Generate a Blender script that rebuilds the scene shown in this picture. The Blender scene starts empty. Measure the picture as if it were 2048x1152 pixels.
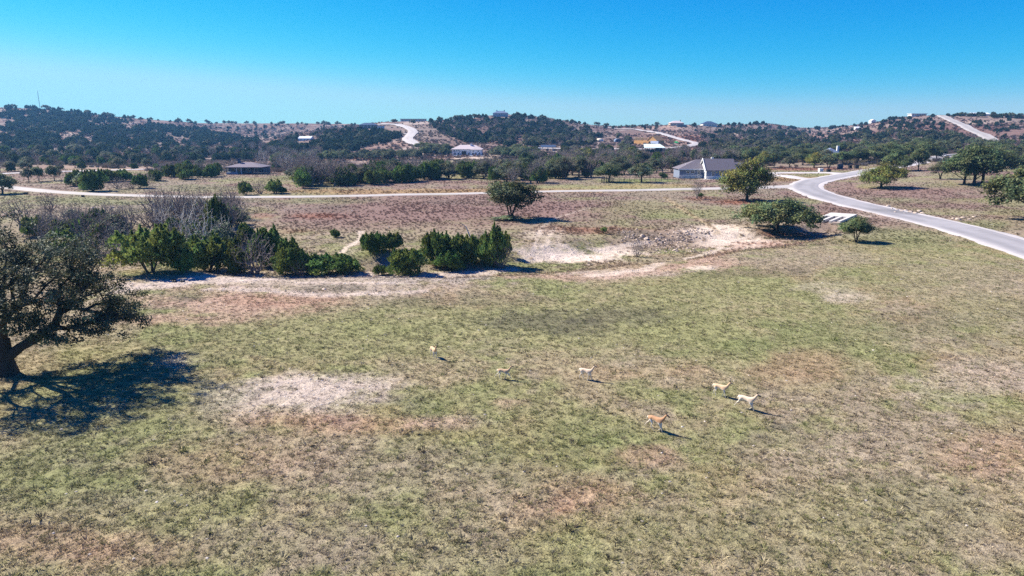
import bpy, bmesh, math, random
import numpy as np
from mathutils import Vector, Matrix

# ------------------------------------------------------------------ camera, sky, sun, exposure
scene = bpy.context.scene
COL = scene.collection
H_CAM = 18.0                       # drone height above the near pasture
PITCH = math.radians(12.8)
FPX = 1384.0                       # focal length in pixels of a 2048-wide frame
SUN_EL = math.radians(41.0)
SUN_H = Vector((-0.90, 0.43, 0.0)).normalized()

cam_d = bpy.data.cameras.new("camera")
cam_d.sensor_width = 36.0
cam_d.lens = 36.0 * FPX / 2048.0
cam_d.clip_start = 0.5
cam_d.clip_end = 9000.0
cam = bpy.data.objects.new("camera", cam_d)
COL.objects.link(cam)
cam.location = (0, 0, H_CAM)
cam.rotation_euler = (math.radians(90) - PITCH, 0, 0)
scene.camera = cam

world = bpy.data.worlds.new("World")
scene.world = world
world.use_nodes = True
wt = world.node_tree
wt.nodes.clear()
wo = wt.nodes.new("ShaderNodeOutputWorld")
wb = wt.nodes.new("ShaderNodeBackground")
sky = wt.nodes.new("ShaderNodeTexSky")
sky.sky_type = 'NISHITA'
sky.sun_disc = False
sky.sun_elevation = SUN_EL
sky.sun_rotation = math.atan2(SUN_H.x, SUN_H.y)
sky.altitude = 400
sky.air_density = 1.0
sky.dust_density = 0.0
sky.ozone_density = 2.0
# even colour grade over the whole sky: the photograph is strongly saturated towards azure
SKY_K = 0.119
pre = wt.nodes.new("ShaderNodeVectorMath"); pre.operation = 'SCALE'; pre.inputs["Scale"].default_value = SKY_K
wt.links.new(sky.outputs[0], pre.inputs[0])
sep = wt.nodes.new("ShaderNodeSeparateXYZ"); wt.links.new(pre.outputs[0], sep.inputs[0])
com = wt.nodes.new("ShaderNodeCombineXYZ")
for ch, (p, k) in enumerate(((5.0, 1.7), (1.32, .88), (.42, 1.0))):
    pw = wt.nodes.new("ShaderNodeMath"); pw.operation = 'POWER'; pw.inputs[1].default_value = p
    ml = wt.nodes.new("ShaderNodeMath"); ml.operation = 'MULTIPLY'; ml.inputs[1].default_value = k / SKY_K
    wt.links.new(sep.outputs[ch], pw.inputs[0]); sm = wt.nodes.new("ShaderNodeMath"); sm.operation = 'SMOOTH_MIN'; sm.inputs[1].default_value = (.42, .85, 1.0)[ch] / SKY_K; sm.inputs[2].default_value = (.40, .3, .1)[ch] / SKY_K
    wt.links.new(pw.outputs[0], ml.inputs[0]); wt.links.new(ml.outputs[0], sm.inputs[0]); wt.links.new(sm.outputs[0], com.inputs[ch])
wt.links.new(com.outputs[0], wb.inputs[0])
wb.inputs[1].default_value = 0.0527
wt.links.new(wb.outputs[0], wo.inputs[0])

sun_d = bpy.data.lights.new("sun", 'SUN')
sun_d.energy = 5.0
sun_d.angle = math.radians(0.55)
sun_d.color = (1.0, 0.93, 0.80)
sun = bpy.data.objects.new("sun", sun_d)
COL.objects.link(sun)
sv = Vector((SUN_H.x * math.cos(SUN_EL), SUN_H.y * math.cos(SUN_EL), math.sin(SUN_EL)))
sun.rotation_euler = sv.to_track_quat('Z', 'Y').to_euler()
sun.location = sv * 300

vs = scene.view_settings
vs.view_transform = 'Standard'
vs.look = 'None'
vs.gamma = 1.0
vs.use_curve_mapping = False
vs.exposure = 1.15
scene.render.film_transparent = False
try:
    scene.cycles.max_bounces = 6
    scene.cycles.diffuse_bounces = 3
    scene.cycles.transmission_bounces = 4
    scene.cycles.transparent_max_bounces = 8
    scene.cycles.volume_bounces = 0
    scene.cycles.use_denoising = False
except Exception:
    pass

rng = np.random.default_rng(7)
random.seed(7)

# ------------------------------------------------------------------ numeric helpers
def srgb(r, g, b):
    c = np.array([r, g, b], float) / 255.0
    return np.where(c <= 0.04045, c / 12.92, ((c + 0.055) / 1.055) ** 2.4)

def _hash(ix, iy, seed):
    n = (ix.astype(np.int64) * 374761393 + iy.astype(np.int64) * 668265263 + seed * 974634541) & 0xFFFFFFFF
    n = ((n ^ (n >> 13)) * 1274126177) & 0xFFFFFFFF
    n = (n ^ (n >> 16)) & 0xFFFFFFFF
    return n / 4294967295.0

def vnoise(x, y, seed=0):
    x = np.asarray(x, float); y = np.asarray(y, float)
    ix = np.floor(x); iy = np.floor(y)
    fx = x - ix; fy = y - iy
    fx = fx * fx * (3 - 2 * fx); fy = fy * fy * (3 - 2 * fy)
    a = _hash(ix, iy, seed); b = _hash(ix + 1, iy, seed)
    c = _hash(ix, iy + 1, seed); d = _hash(ix + 1, iy + 1, seed)
    return (a * (1 - fx) + b * fx) * (1 - fy) + (c * (1 - fx) + d * fx) * fy

def fbm(x, y, seed=0, oct=4):
    t = 0.0; amp = 1.0; s = 0.0
    ca, sa = math.cos(0.6), math.sin(0.6)
    for k in range(oct):
        t = t + amp * vnoise(x, y, seed + k * 17)
        s += amp; amp *= 0.55
        x, y = (x * ca - y * sa) * 2.03 + 11.3, (x * sa + y * ca) * 2.03 - 7.1
    return t / s

def smooth(e0, e1, x):
    t = np.clip((x - e0) / (e1 - e0), 0, 1)
    return t * t * (3 - 2 * t)

CP, SP = math.cos(PITCH), math.sin(PITCH)

def pxdir(u, v):
    """direction through a point of the 2048x1152 survey frame, as X and Z per metre of Y"""
    x = (np.asarray(u, float) - 1024.0) / FPX
    yi = (576.0 - np.asarray(v, float)) / FPX
    fy = CP + yi * SP
    return x / fy, (-SP + yi * CP) / fy

def flat(u, v):
    sx, sz = pxdir(u, v)
    Y = -H_CAM / np.minimum(sz, -1e-4)
    return sx * Y, Y

# ------------------------------------------------------------------ terrain heights
# profiles of the valley and the hills: per bearing a list of (distance, sight line row) knots
PROF = {
    -500: [(300, 350), (400, 326), (560, 300), (760, 270), (950, 240), (1100, 213), (1350, 222), (2600, 240)],
    0:    [(260, 357), (330, 338), (400, 325), (560, 300), (760, 270), (950, 240), (1100, 215), (1350, 224), (2600, 240)],
    140:  [(260, 357), (330, 340), (420, 325), (580, 300), (790, 270), (980, 243), (1120, 222), (1400, 230), (2600, 242)],
    256:  [(260, 357), (340, 340), (430, 326), (600, 302), (850, 268), (1050, 247), (1180, 236), (1500, 242), (2600, 246)],
    400:  [(265, 356), (350, 340), (440, 326), (620, 303), (900, 272), (1150, 254), (1300, 246), (1600, 248), (2600, 250)],
    512:  [(265, 356), (350, 341), (440, 328), (580, 306), (720, 288), (950, 278), (1200, 262), (1450, 248), (1700, 250), (2600, 251)],
    620:  [(265, 356), (350, 341), (420, 332), (540, 308), (640, 288), (740, 270), (820, 266), (1150, 262), (1400, 248), (1700, 250), (2600, 251)],
    700:  [(265, 356), (350, 341), (420, 332), (520, 312), (620, 289), (720, 270), (830, 257), (900, 256), (1150, 258), (1400, 249), (2600, 252)],
    770:  [(265, 356), (350, 341), (430, 329), (520, 312), (600, 292), (720, 268), (830, 252), (930, 245), (1050, 248), (2600, 254)],
    830:  [(265, 356), (350, 341), (430, 328), (510, 312), (580, 292), (700, 269), (820, 253), (930, 243), (1050, 247), (2600, 254)],
    900:  [(265, 356), (350, 340), (430, 326), (500, 312), (570, 296), (690, 271), (820, 252), (930, 241), (1050, 246), (2600, 254)],
    1000: [(265, 356), (350, 340), (430, 324), (500, 311), (570, 297), (690, 272), (820, 249), (950, 231), (1080, 238), (2600, 254)],
    1090: [(265, 356), (350, 340), (430, 322), (500, 309), (580, 296), (700, 276), (850, 253), (980, 236), (1100, 242), (2600, 254)],
    1180: [(265, 356), (350, 338), (420, 320), (500, 307), (580, 296), (700, 279), (860, 262), (1010, 250), (1150, 252), (2600, 256)],
    1260: [(265, 356), (350, 336), (420, 318), (500, 304), (580, 293), (680, 281), (850, 268), (1030, 254), (1200, 256), (2600, 257)],
    1340: [(262, 357), (340, 337), (420, 318), (500, 303), (580, 291), (680, 279), (850, 266), (1050, 251), (1250, 253), (2600, 257)],
    1420: [(262, 357), (340, 337), (420, 319), (500, 305), (580, 293), (700, 280), (880, 266), (1080, 251), (1250, 253), (2600, 257)],
    1530: [(262, 357), (320, 341), (400, 323), (500, 307), (600, 293), (720, 280), (920, 264), (1150, 247), (1300, 250), (2600, 257)],
    1610: [(262, 356), (310, 342), (400, 322), (500, 306), (600, 294), (760, 281), (1000, 268), (1350, 258), (2600, 259)],
    1700: [(255, 357), (300, 342), (380, 321), (480, 304), (600, 288), (760, 271), (950, 259), (1150, 252), (1400, 256), (2600, 259)],
    1790: [(245, 357), (290, 340), (360, 321), (460, 302), (580, 284), (720, 262), (840, 245), (930, 237), (1100, 244), (2600, 258)],
    1870: [(235, 359), (280, 341), (350, 319), (440, 301), (550, 284), (680, 259), (780, 243), (880, 231), (1000, 239), (2600, 257)],
    1960: [(230, 360), (275, 342), (340, 321), (430, 303), (530, 287), (660, 263), (760, 246), (860, 231), (1000, 238), (2600, 256)],
    2060: [(225, 362), (270, 344), (330, 324), (420, 304), (520, 287), (640, 264), (740, 247), (850, 233), (1000, 239), (2600, 256)],
    2600: [(225, 362), (270, 344), (330, 324), (420, 304), (520, 287), (640, 264), (740, 245), (850, 229), (1000, 236), (2600, 254)],
}

def pchip(xk, yk, x):
    xk = np.asarray(xk, float); yk = np.asarray(yk, float)
    h = np.diff(xk); d = np.diff(yk) / h
    m = np.zeros_like(yk)
    m[0] = d[0]; m[-1] = d[-1]
    for i in range(1, len(xk) - 1):
        if d[i - 1] * d[i] > 0:
            w1 = 2 * h[i] + h[i - 1]; w2 = h[i] + 2 * h[i - 1]
            m[i] = (w1 + w2) / (w1 / d[i - 1] + w2 / d[i])
    i = np.clip(np.searchsorted(xk, x) - 1, 0, len(xk) - 2)
    t = np.clip((x - xk[i]) / h[i], 0, 1)
    return ((2 * t**3 - 3 * t**2 + 1) * yk[i] + (t**3 - 2 * t**2 + t) * h[i] * m[i]
            + (-2 * t**3 + 3 * t**2) * yk[i + 1] + (t**3 - t**2) * h[i] * m[i + 1])

NL, NS = 700, 500
LY0, LY1 = math.log(20.0), math.log(2600.0)
LY = np.linspace(LY0, LY1, NL)
S0, S1 = -1.12, 1.12
SS = np.linspace(S0, S1, NS)
_us = sorted(PROF)
_cols = []
for u in _us:
    ks = [(-60.0, 0.0), (90.0, 0.0), (150.0, 0.0), (190.0, 0.0)]
    for (Y, v) in PROF[u]:
        ks.append((Y, H_CAM + Y * float(pxdir(u, v)[1])))
    _cols.append(pchip([k[0] for k in ks], [k[1] for k in ks], np.exp(LY)))
_cols = np.array(_cols)
_sk = [float(pxdir(u, 290)[0]) for u in _us]
TZ = np.zeros((NS, NL))
for j in range(NL):
    TZ[:, j] = pchip(_sk, _cols[:, j], SS)
_k = np.exp(-0.5 * (np.arange(-6, 7) / 2.5) ** 2); _k /= _k.sum()
_p = np.pad(TZ, ((6, 6), (0, 0)), mode='edge')
TZ = sum(_k[i] * _p[i:i + NS] for i in range(13))

def poly_dist(X, Y, pts):
    """distance to a polyline, and the position along it (0..1)"""
    X = np.asarray(X, float); Y = np.asarray(Y, float)
    best = np.full(X.shape, 1e9); par = np.zeros(X.shape)
    n = len(pts) - 1
    for i in range(n):
        ax, ay = pts[i]; bx, by = pts[i + 1]
        dx, dy = bx - ax, by - ay
        t = np.clip(((X - ax) * dx + (Y - ay) * dy) / (dx * dx + dy * dy + 1e-9), 0, 1)
        d = np.hypot(X - ax - t * dx, Y - ay - t * dy)
        m = d < best
        best = np.where(m, d, best); par = np.where(m, (i + t) / n, par)
    return best, par

def flatpts(lst):
    return [tuple(float(c) for c in flat(u, v)) for (u, v) in lst]

CREEK = flatpts([(1655, 452), (1560, 470), (1450, 478), (1330, 488), (1240, 498), (1130, 510), (1030, 518), (900, 524),
                 (760, 522), (640, 522), (520, 515), (400, 505), (250, 485), (60, 470), (-200, 455)])

def terrain(X, Y, detail=True):
    X = np.asarray(X, float); Y = np.asarray(Y, float)
    ly = np.log(np.clip(Y, 20.5, 2590.0))
    s = np.clip(X / np.maximum(Y, 20.0), S0, S1 - 1e-6)
    fi = (s - S0) / (S1 - S0) * (NS - 1); i = np.clip(fi.astype(int), 0, NS - 2); a = fi - i
    fj = (ly - LY0) / (LY1 - LY0) * (NL - 1); j = np.clip(fj.astype(int), 0, NL - 2); b = fj - j
    z = (TZ[i, j] * (1 - a) * (1 - b) + TZ[i + 1, j] * a * (1 - b) + TZ[i, j + 1] * (1 - a) * b + TZ[i + 1, j + 1] * a * b)
    d, t = poly_dist(X, Y, CREEK)
    w = np.interp(t, [0, .07, .2, .35, .6, 1], [4, 7, 11, 10, 9, 12])
    dep = np.interp(t, [0, .07, .15, .35, .6, 1], [1.0, 1.0, 1.3, 1.9, 2.2, 2.0])
    wob = 1 + 0.35 * (fbm(X * .09, Y * .09, 5, 3) - .5)
    z = z - dep * (1 - smooth(0.45, 1.25, d / (w * wob)))
    # gentle swells, small lumps close by, larger swells on the hills
    z = z + (fbm(X * .03, Y * .03, 3, 3) - .5) * 0.5 * smooth(20, 60, Y)
    z = z + (fbm(X * .012, Y * .012, 9, 4) - .5) * 7.0 * smooth(420, 800, Y)
    if detail:
        near = 1 - smooth(90, 200, Y)
        z = z + near * 0.10 * (fbm(X * .5, Y * .5, 21, 3) - .5)
    return z

def hit(u, v, Yfix=None):
    """walk the sight line (u,v) down to the terrain"""
    u = np.atleast_1d(np.asarray(u, float)); v = np.atleast_1d(np.asarray(v, float))
    sx, sz = pxdir(u, v)
    Ys = np.exp(np.linspace(math.log(22.0), math.log(2400.0), 900))
    Xo = np.full(u.shape, np.nan); Yo = Xo.copy(); Zo = Xo.copy()
    P = terrain(sx[:, None] * Ys[None, :], np.broadcast_to(Ys[None, :], (len(u), 900)), False)
    R = H_CAM + sz[:, None] * Ys[None, :]
    below = R <= P
    k = np.argmax(below, axis=1)
    for n in range(len(u)):
        if not below[n].any():
            gap = R[n] - P[n]                     # skims over a crest: take the closest place
            m = Ys > 500
            kk = np.argmin(np.where(m, gap / Ys, 9e9)); Y = Ys[kk]
        else:
            kk = k[n]
            if kk == 0:
                Y = Ys[0]
            else:
                g0 = R[n, kk - 1] - P[n, kk - 1]; g1 = R[n, kk] - P[n, kk]
                Y = Ys[kk - 1] + (Ys[kk] - Ys[kk - 1]) * g0 / (g0 - g1 + 1e-12)
        Xo[n] = sx[n] * Y; Yo[n] = Y
    Zo = terrain(Xo, Yo)
    return Xo, Yo, Zo

def hit1(u, v):
    X, Y, Z = hit([u], [v])
    return float(X[0]), float(Y[0]), float(Z[0])

def depth_of(X, Y, Z):
    return Y * CP - (Z - H_CAM) * SP

# ------------------------------------------------------------------ mesh and material helpers
def mesh_np(name, verts, faces, mat=None, smooth_shade=False, fattr=None, vattr=None, mats=None, fmat=None):
    """verts (n,3); faces (m,k) with one k; optional per-face / per-vertex colour attributes"""
    verts = np.asarray(verts, np.float32); faces = np.asarray(faces, np.int32)
    me = bpy.data.meshes.new(name)
    me.vertices.add(len(verts)); me.vertices.foreach_set("co", verts.ravel())
    k = faces.shape[1]
    me.loops.add(faces.size); me.loops.foreach_set("vertex_index", faces.ravel())
    me.polygons.add(len(faces))
    me.polygons.foreach_set("loop_start", np.arange(0, faces.size, k, dtype=np.int32))
    me.update(calc_edges=True)
    if smooth_shade:
        me.polygons.foreach_set("use_smooth", np.ones(len(faces), bool))
    if vattr is not None:
        a = me.attributes.new("col", 'FLOAT_COLOR', 'POINT')
        c = np.ones((len(verts), 4), np.float32); c[:, :3] = vattr
        a.data.foreach_set("color", c.ravel())
    if fattr is not None:
        a = me.attributes.new("col", 'FLOAT_COLOR', 'FACE')
        c = np.ones((len(faces), 4), np.float32); c[:, :3] = fattr
        a.data.foreach_set("color", c.ravel())
    for m in (mats if mats else ([mat] if mat else [])):
        me.materials.append(m)
    if fmat is not None:
        me.polygons.foreach_set("material_index", np.asarray(fmat, np.int32))
    me.validate()
    return me

def ob(name, me, parent=None, loc=None):
    o = bpy.data.objects.new(name, me)
    COL.objects.link(o)
    if parent is not None:
        o.parent = parent
    if loc is not None:
        o.location = loc
    return o

def empty(name, loc=(0, 0, 0), rz=0.0, sc=None):
    o = bpy.data.objects.new(name, None)
    o.empty_display_size = 0.5
    COL.objects.link(o)
    o.location = loc
    o.rotation_euler = (0, 0, rz)
    if sc is not None:
        o.scale = sc
    return o

def tag(o, label=None, cat=None, group=None, kind=None):
    if label: o["label"] = label
    if cat: o["category"] = cat
    if group: o["group"] = group
    if kind: o["kind"] = kind
    return o

def new_mat(name):
    m = bpy.data.materials.new(name); m.use_nodes = True
    nt = m.node_tree; nt.nodes.clear()
    out = nt.nodes.new("ShaderNodeOutputMaterial")
    return m, nt, out

def N(nt, t, **kw):
    n = nt.nodes.new(t)
    for k, val in kw.items():
        setattr(n, k, val)
    return n

def simple_mat(name, rgb, rough=0.8, var=0.15, scale=3.0, bump=0.0, metallic=0.0, spec=0.3):
    """plain colour broken up by two scales of noise"""
    m, nt, out = new_mat(name)
    b = N(nt, "ShaderNodeBsdfPrincipled")
    tc = N(nt, "ShaderNodeTexCoord")
    n1 = N(nt, "ShaderNodeTexNoise"); n1.inputs["Scale"].default_value = scale; n1.inputs["Detail"].default_value = 6
    nt.links.new(tc.outputs["Object"], n1.inputs["Vector"])
    mr = N(nt, "ShaderNodeMapRange")
    mr.inputs[1].default_value = 0.25; mr.inputs[2].default_value = 0.75
    mr.inputs[3].default_value = 1 - var; mr.inputs[4].default_value = 1 + var
    nt.links.new(n1.outputs[0], mr.inputs[0])
    mx = N(nt, "ShaderNodeVectorMath", operation='SCALE')
    mx.inputs[0].default_value = tuple(rgb)
    nt.links.new(mr.outputs[0], mx.inputs["Scale"])
    nt.links.new(mx.outputs[0], b.inputs["Base Color"])
    b.inputs["Roughness"].default_value = rough
    b.inputs["Metallic"].default_value = metallic
    b.inputs["Specular IOR Level"].default_value = spec
    if bump:
        bp = N(nt, "ShaderNodeBump"); bp.inputs["Strength"].default_value = bump; bp.inputs["Distance"].default_value = 0.05
        nt.links.new(n1.outputs[0], bp.inputs["Height"]); nt.links.new(bp.outputs[0], b.inputs["Normal"])
    nt.links.new(b.outputs[0], out.inputs[0])
    return m

def leaf_mat(name, rgb, trans=0.25, rough=0.55, hue=0.03, spec=0.35):
    """leaf: colour attribute on each leaf times a base colour, a little light passing through"""
    m, nt, out = new_mat(name)
    at = N(nt, "ShaderNodeAttribute"); at.attribute_name = "col"
    oi = N(nt, "ShaderNodeObjectInfo")
    mul = N(nt, "ShaderNodeVectorMath", operation='MULTIPLY'); mul.inputs[1].default_value = tuple(rgb)
    nt.links.new(at.outputs["Color"], mul.inputs[0])
    hsv = N(nt, "ShaderNodeHueSaturation")
    r1 = N(nt, "ShaderNodeMapRange"); r1.inputs[3].default_value = 0.5 - hue; r1.inputs[4].default_value = 0.5 + hue
    r2 = N(nt, "ShaderNodeMapRange"); r2.inputs[3].default_value = 0.75; r2.inputs[4].default_value = 1.25
    wn = N(nt, "ShaderNodeTexWhiteNoise"); wn.noise_dimensions = '1D'
    nt.links.new(oi.outputs["Random"], r1.inputs[0]); nt.links.new(oi.outputs["Random"], wn.inputs["W"])
    nt.links.new(wn.outputs["Value"], r2.inputs[0])
    nt.links.new(r1.outputs[0], hsv.inputs["Hue"]); nt.links.new(r2.outputs[0], hsv.inputs["Value"])
    nt.links.new(mul.outputs[0], hsv.inputs["Color"])
    b = N(nt, "ShaderNodeBsdfPrincipled")
    b.inputs["Roughness"].default_value = rough; b.inputs["Specular IOR Level"].default_value = spec
    nt.links.new(hsv.outputs[0], b.inputs["Base Color"])
    tr = N(nt, "ShaderNodeBsdfTranslucent")
    nt.links.new(hsv.outputs[0], tr.inputs[0])
    mix = N(nt, "ShaderNodeMixShader"); mix.inputs[0].default_value = trans
    nt.links.new(b.outputs[0], mix.inputs[1]); nt.links.new(tr.outputs[0], mix.inputs[2])
    nt.links.new(mix.outputs[0], out.inputs[0])
    return m

def inst_mat(name, rough=0.8, trans=0.2):
    """colour handed to each scattered copy"""
    m, nt, out = new_mat(name)
    at = N(nt, "ShaderNodeAttribute"); at.attribute_name = "col"; at.attribute_type = 'INSTANCER'
    a2 = N(nt, "ShaderNodeAttribute"); a2.attribute_name = "tint"
    mul = N(nt, "ShaderNodeVectorMath", operation='MULTIPLY')
    nt.links.new(at.outputs["Color"], mul.inputs[0]); nt.links.new(a2.outputs["Color"], mul.inputs[1])
    d = N(nt, "ShaderNodeBsdfDiffuse"); nt.links.new(mul.outputs[0], d.inputs[0])
    tr = N(nt, "ShaderNodeBsdfTranslucent"); nt.links.new(mul.outputs[0], tr.inputs[0])
    mix = N(nt, "ShaderNodeMixShader"); mix.inputs[0].default_value = trans
    nt.links.new(d.outputs[0], mix.inputs[1]); nt.links.new(tr.outputs[0], mix.inputs[2])
    nt.links.new(mix.outputs[0], out.inputs[0])
    return m

# ------------------------------------------------------------------ ground colours (soil, dry grass, gravel, sand)
G_TAN   = np.array([.295, .240, .148])
G_GREY  = np.array([.290, .235, .170])
G_GREEN = np.array([.170, .188, .078])
G_OLIVE = np.array([.228, .226, .102])
G_BROWN = np.array([.135, .105, .075])
G_DARK  = np.array([.085, .080, .060])
G_RED   = np.array([.350, .205, .140])
G_PINK  = np.array([.400, .270, .205])
G_WHITE = np.array([.470, .385, .325])
G_SAND  = np.array([.580, .475, .380])
G_STEM  = np.array([.205, .132, .112])     # reddish bluestem
G_RUST  = np.array([.230, .105, .070])
G_HILL  = np.array([.160, .105, .088])
G_HGREY = np.array([.225, .180, .150])

# (u, v, half width, half height, colour, strength) of patches of soil and grass, as surveyed
PATCH = [
    (600, 788, 200, 48, G_WHITE, .78), (610, 775, 110, 24, G_WHITE, .5), (470, 812, 80, 40, G_WHITE, .4), (740, 765, 80, 22, G_WHITE, .5), (900, 845, 120, 16, G_WHITE, .3), (640, 562, 400, 26, np.array([.42, .34, .275]), .7), (1180, 546, 260, 9, G_PINK, .3),
    (700, 850, 230, 20, G_RED, .42), (880, 850, 110, 18, G_PINK, .45), (560, 835, 120, 18, G_RED, .3),
    (850, 815, 70, 24, G_GREEN, .6), (1180, 885, 130, 45, G_GREEN, .5), (1480, 880, 140, 30, G_GREEN, .3),
    (250, 800, 220, 90, G_GREEN, .45), (120, 960, 260, 110, G_GREEN, .45), (380, 700, 200, 60, G_GREEN, .35),
    (1130, 655, 520, 60, G_OLIVE, .75), (700, 680, 330, 60, G_OLIVE, .5), (1050, 640, 95, 22, G_DARK, .55), (1260, 632, 100, 18, G_DARK, .5),
    (1170, 655, 60, 14, G_DARK, .4), (1640, 700, 190, 55, G_GREEN, .45), (1480, 690, 70, 16, G_GREEN, .65), (1500, 590, 240, 30, G_OLIVE, .6),
    (1690, 595, 55, 14, G_WHITE, .55), (1640, 575, 60, 12, G_WHITE, .3), (1930, 770, 130, 55, G_WHITE, .42), (1960, 740, 100, 40, G_GREY, .4),
    (1270, 912, 100, 28, G_RED, .38), (1170, 990, 120, 36, G_RED, .32), (1110, 1010, 60, 24, G_RED, .35), (1970, 915, 110, 40, G_RED, .36), (1590, 735, 100, 32, G_RED, .40),
    (1010, 805, 40, 14, G_PINK, .5), (1740, 660, 200, 30, G_GREEN, .35), (1990, 640, 110, 60, G_GREEN, .35), (1850, 640, 70, 25, G_BROWN, .3),
    (430, 605, 190, 30, G_PINK, .75), (360, 640, 110, 14, G_PINK, .6), (370, 597, 40, 9, G_DARK, .6), (560, 600, 130, 16, G_RED, .5),
    (650, 578, 60, 10, G_DARK, .45), (380, 588, 60, 8, G_GREEN, .4), (300, 545, 60, 12, G_GREEN, .6),
    (800, 960, 300, 90, G_GREY, .55), (600, 1090, 360, 60, G_GREY, .45), (1500, 1010, 260, 80, G_TAN, .5), (1750, 1040, 240, 90, G_GREEN, .35),
    (420, 930, 180, 50, G_RED, .22), (80, 1085, 160, 40, G_RED, .3), (290, 1100, 120, 40, G_RED, .25), (1100, 930, 170, 50, G_GREEN, .35),
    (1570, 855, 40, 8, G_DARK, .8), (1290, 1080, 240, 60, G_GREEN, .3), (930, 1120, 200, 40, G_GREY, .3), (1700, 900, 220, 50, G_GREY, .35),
    (350, 725, 45, 16, G_WHITE, .45), (1000, 880, 200, 40, G_OLIVE, .35), (1850, 540, 170, 50, G_OLIVE, .5), (1800, 480, 120, 25, G_GREEN, .55),
    (1930, 560, 150, 40, G_GREY, .35), (1600, 520, 170, 25, G_GREY, .5), (1480, 545, 140, 12, G_BROWN, .4), (950, 600, 200, 14, G_BROWN, .35),
    # far bank and the reddish meadow
    (880, 425, 360, 26, G_STEM, .85), (1150, 418, 160, 18, G_STEM, .8), (640, 440, 120, 30, G_STEM, .5), (650, 402, 90, 7, G_GREEN, .35), (560, 402, 90, 6, G_GREEN, .4),
    (660, 418, 55, 8, G_DARK, .35), (895, 405, 60, 6, G_DARK, .3), (1000, 436, 40, 5, G_DARK, .5), (1300, 420, 120, 18, G_OLIVE, .5), (1400, 430, 120, 14, G_OLIVE, .55), (1340, 435, 70, 6, G_GREEN, .4),
    (1480, 404, 60, 5, G_RUST, .9), (1400, 397, 30, 4, G_RUST, .6), (1560, 468, 55, 9, G_RUST, .85), (1220, 462, 130, 8, G_RUST, .65), (1120, 460, 60, 8, G_RUST, .45),
    (1430, 492, 40, 10, G_RUST, .4), (640, 432, 60, 5, G_RUST, .7), (590, 462, 40, 5, G_RUST, .35), (1660, 432, 40, 8, G_RUST, .6), (520, 432, 30, 6, G_RUST, .4),
    (720, 480, 120, 20, G_GREY, .6), (1090, 470, 80, 14, G_GREY, .5), (760, 528, 120, 14, G_HGREY, .5), (330, 412, 260, 16, G_HGREY, .55), (120, 400, 160, 10, G_GREEN, .45), (240, 402, 120, 8, G_GREEN, .35),
    (300, 375, 260, 8, G_HGREY, .5), (430, 378, 120, 8, G_GREEN, .45), (520, 362, 70, 8, G_OLIVE, .6), (570, 355, 40, 5, G_GREEN, .6),
    (850, 383, 330, 5, np.array([.30, .20, .10]), .8), (1200, 374, 200, 5, G_OLIVE, .8), (1100, 380, 140, 4, np.array([.30, .20, .10]), .5), (1300, 372, 120, 4, np.array([.32, .22, .11]), .5), (1290, 361, 90, 4, G_GREEN, .95), (1480, 367, 60, 4, G_OLIVE, .6),
    (1590, 358, 60, 5, np.array([.27, .18, .09]), .8), (1630, 349, 45, 4, G_OLIVE, .7),
    (1830, 385, 120, 10, G_STEM, .5), (1800, 402, 70, 8, G_GREEN, .4), (1900, 370, 60, 5, G_GREEN, .35), (1960, 455, 80, 12, G_GREEN, .6), (1900, 410, 110, 12, G_STEM, .45),
    (1700, 385, 60, 10, G_STEM, .35), (1540, 352, 40, 4, G_SAND, .4),
    # sand and rubble of the dry creek
    (1140, 510, 122, 18, G_SAND, 1.1), (1060, 516, 45, 12, G_SAND, .9), (1230, 503, 70, 10, G_SAND, .85), (1445, 474, 75, 22, G_SAND, 1.0), (1490, 486, 90, 14, G_SAND, .95), (1560, 490, 70, 7, G_PINK, .7),
    (1320, 478, 95, 22, np.array([.27, .20, .15]), .8), (1260, 468, 60, 9, G_DARK, .55), (1400, 466, 40, 8, G_SAND, .5), (1600, 475, 50, 8, G_HGREY, .5),
    (1420, 530, 70, 14, G_PINK, .7), (1400, 537, 40, 8, G_SAND, .75), (1080, 470, 35, 12, G_SAND, .35), (1240, 548, 120, 8, G_WHITE, .5), (700, 505, 40, 10, G_SAND, .3),
    (1740, 430, 60, 6, G_SAND, .4), (1840, 438, 60, 6, G_WHITE, .3),
    # houses, yards and pads far off
    (870, 332, 130, 10, G_STEM, .55), (950, 325, 90, 6, G_OLIVE, .6), (940, 317, 55, 3, G_SAND, .9), (800, 318, 150, 4, G_RUST, .4), (850, 272, 60, 14, G_HGREY, .6),
    (780, 275, 40, 12, G_HGREY, .4), (760, 290, 60, 8, G_PINK, .35), (700, 268, 40, 5, G_WHITE, .4), (835, 246, 40, 3, G_WHITE, .6), (240, 338, 200, 5, G_PINK, .4), (440, 333, 60, 5, G_SAND, .45),
    (1080, 302, 60, 3, G_SAND, .6), (1060, 298, 80, 5, G_STEM, .5), (1380, 280, 80, 10, G_RUST, .6), (1430, 296, 110, 7, G_RUST, .5), (1440, 258, 50, 6, G_HGREY, .5), (1330, 255, 60, 5, G_PINK, .5), (1490, 268, 40, 3, G_SAND, .5),
    (1900, 262, 160, 22, G_RUST, .25), (1960, 245, 60, 4, G_SAND, .35), (1660, 268, 130, 12, G_PINK, .25), (1740, 345, 70, 3, G_RUST, .5), (1640, 338, 80, 3, G_RUST, .7), (1560, 338, 70, 3, G_RUST, .5),
    (130, 245, 60, 10, G_HGREY, .45), (200, 270, 120, 12, G_PINK, .25), (350, 258, 80, 8, G_HGREY, .35), (560, 262, 150, 10, G_HILL, .6), (1320, 285, 60, 5, G_SAND, .35),
]
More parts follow.
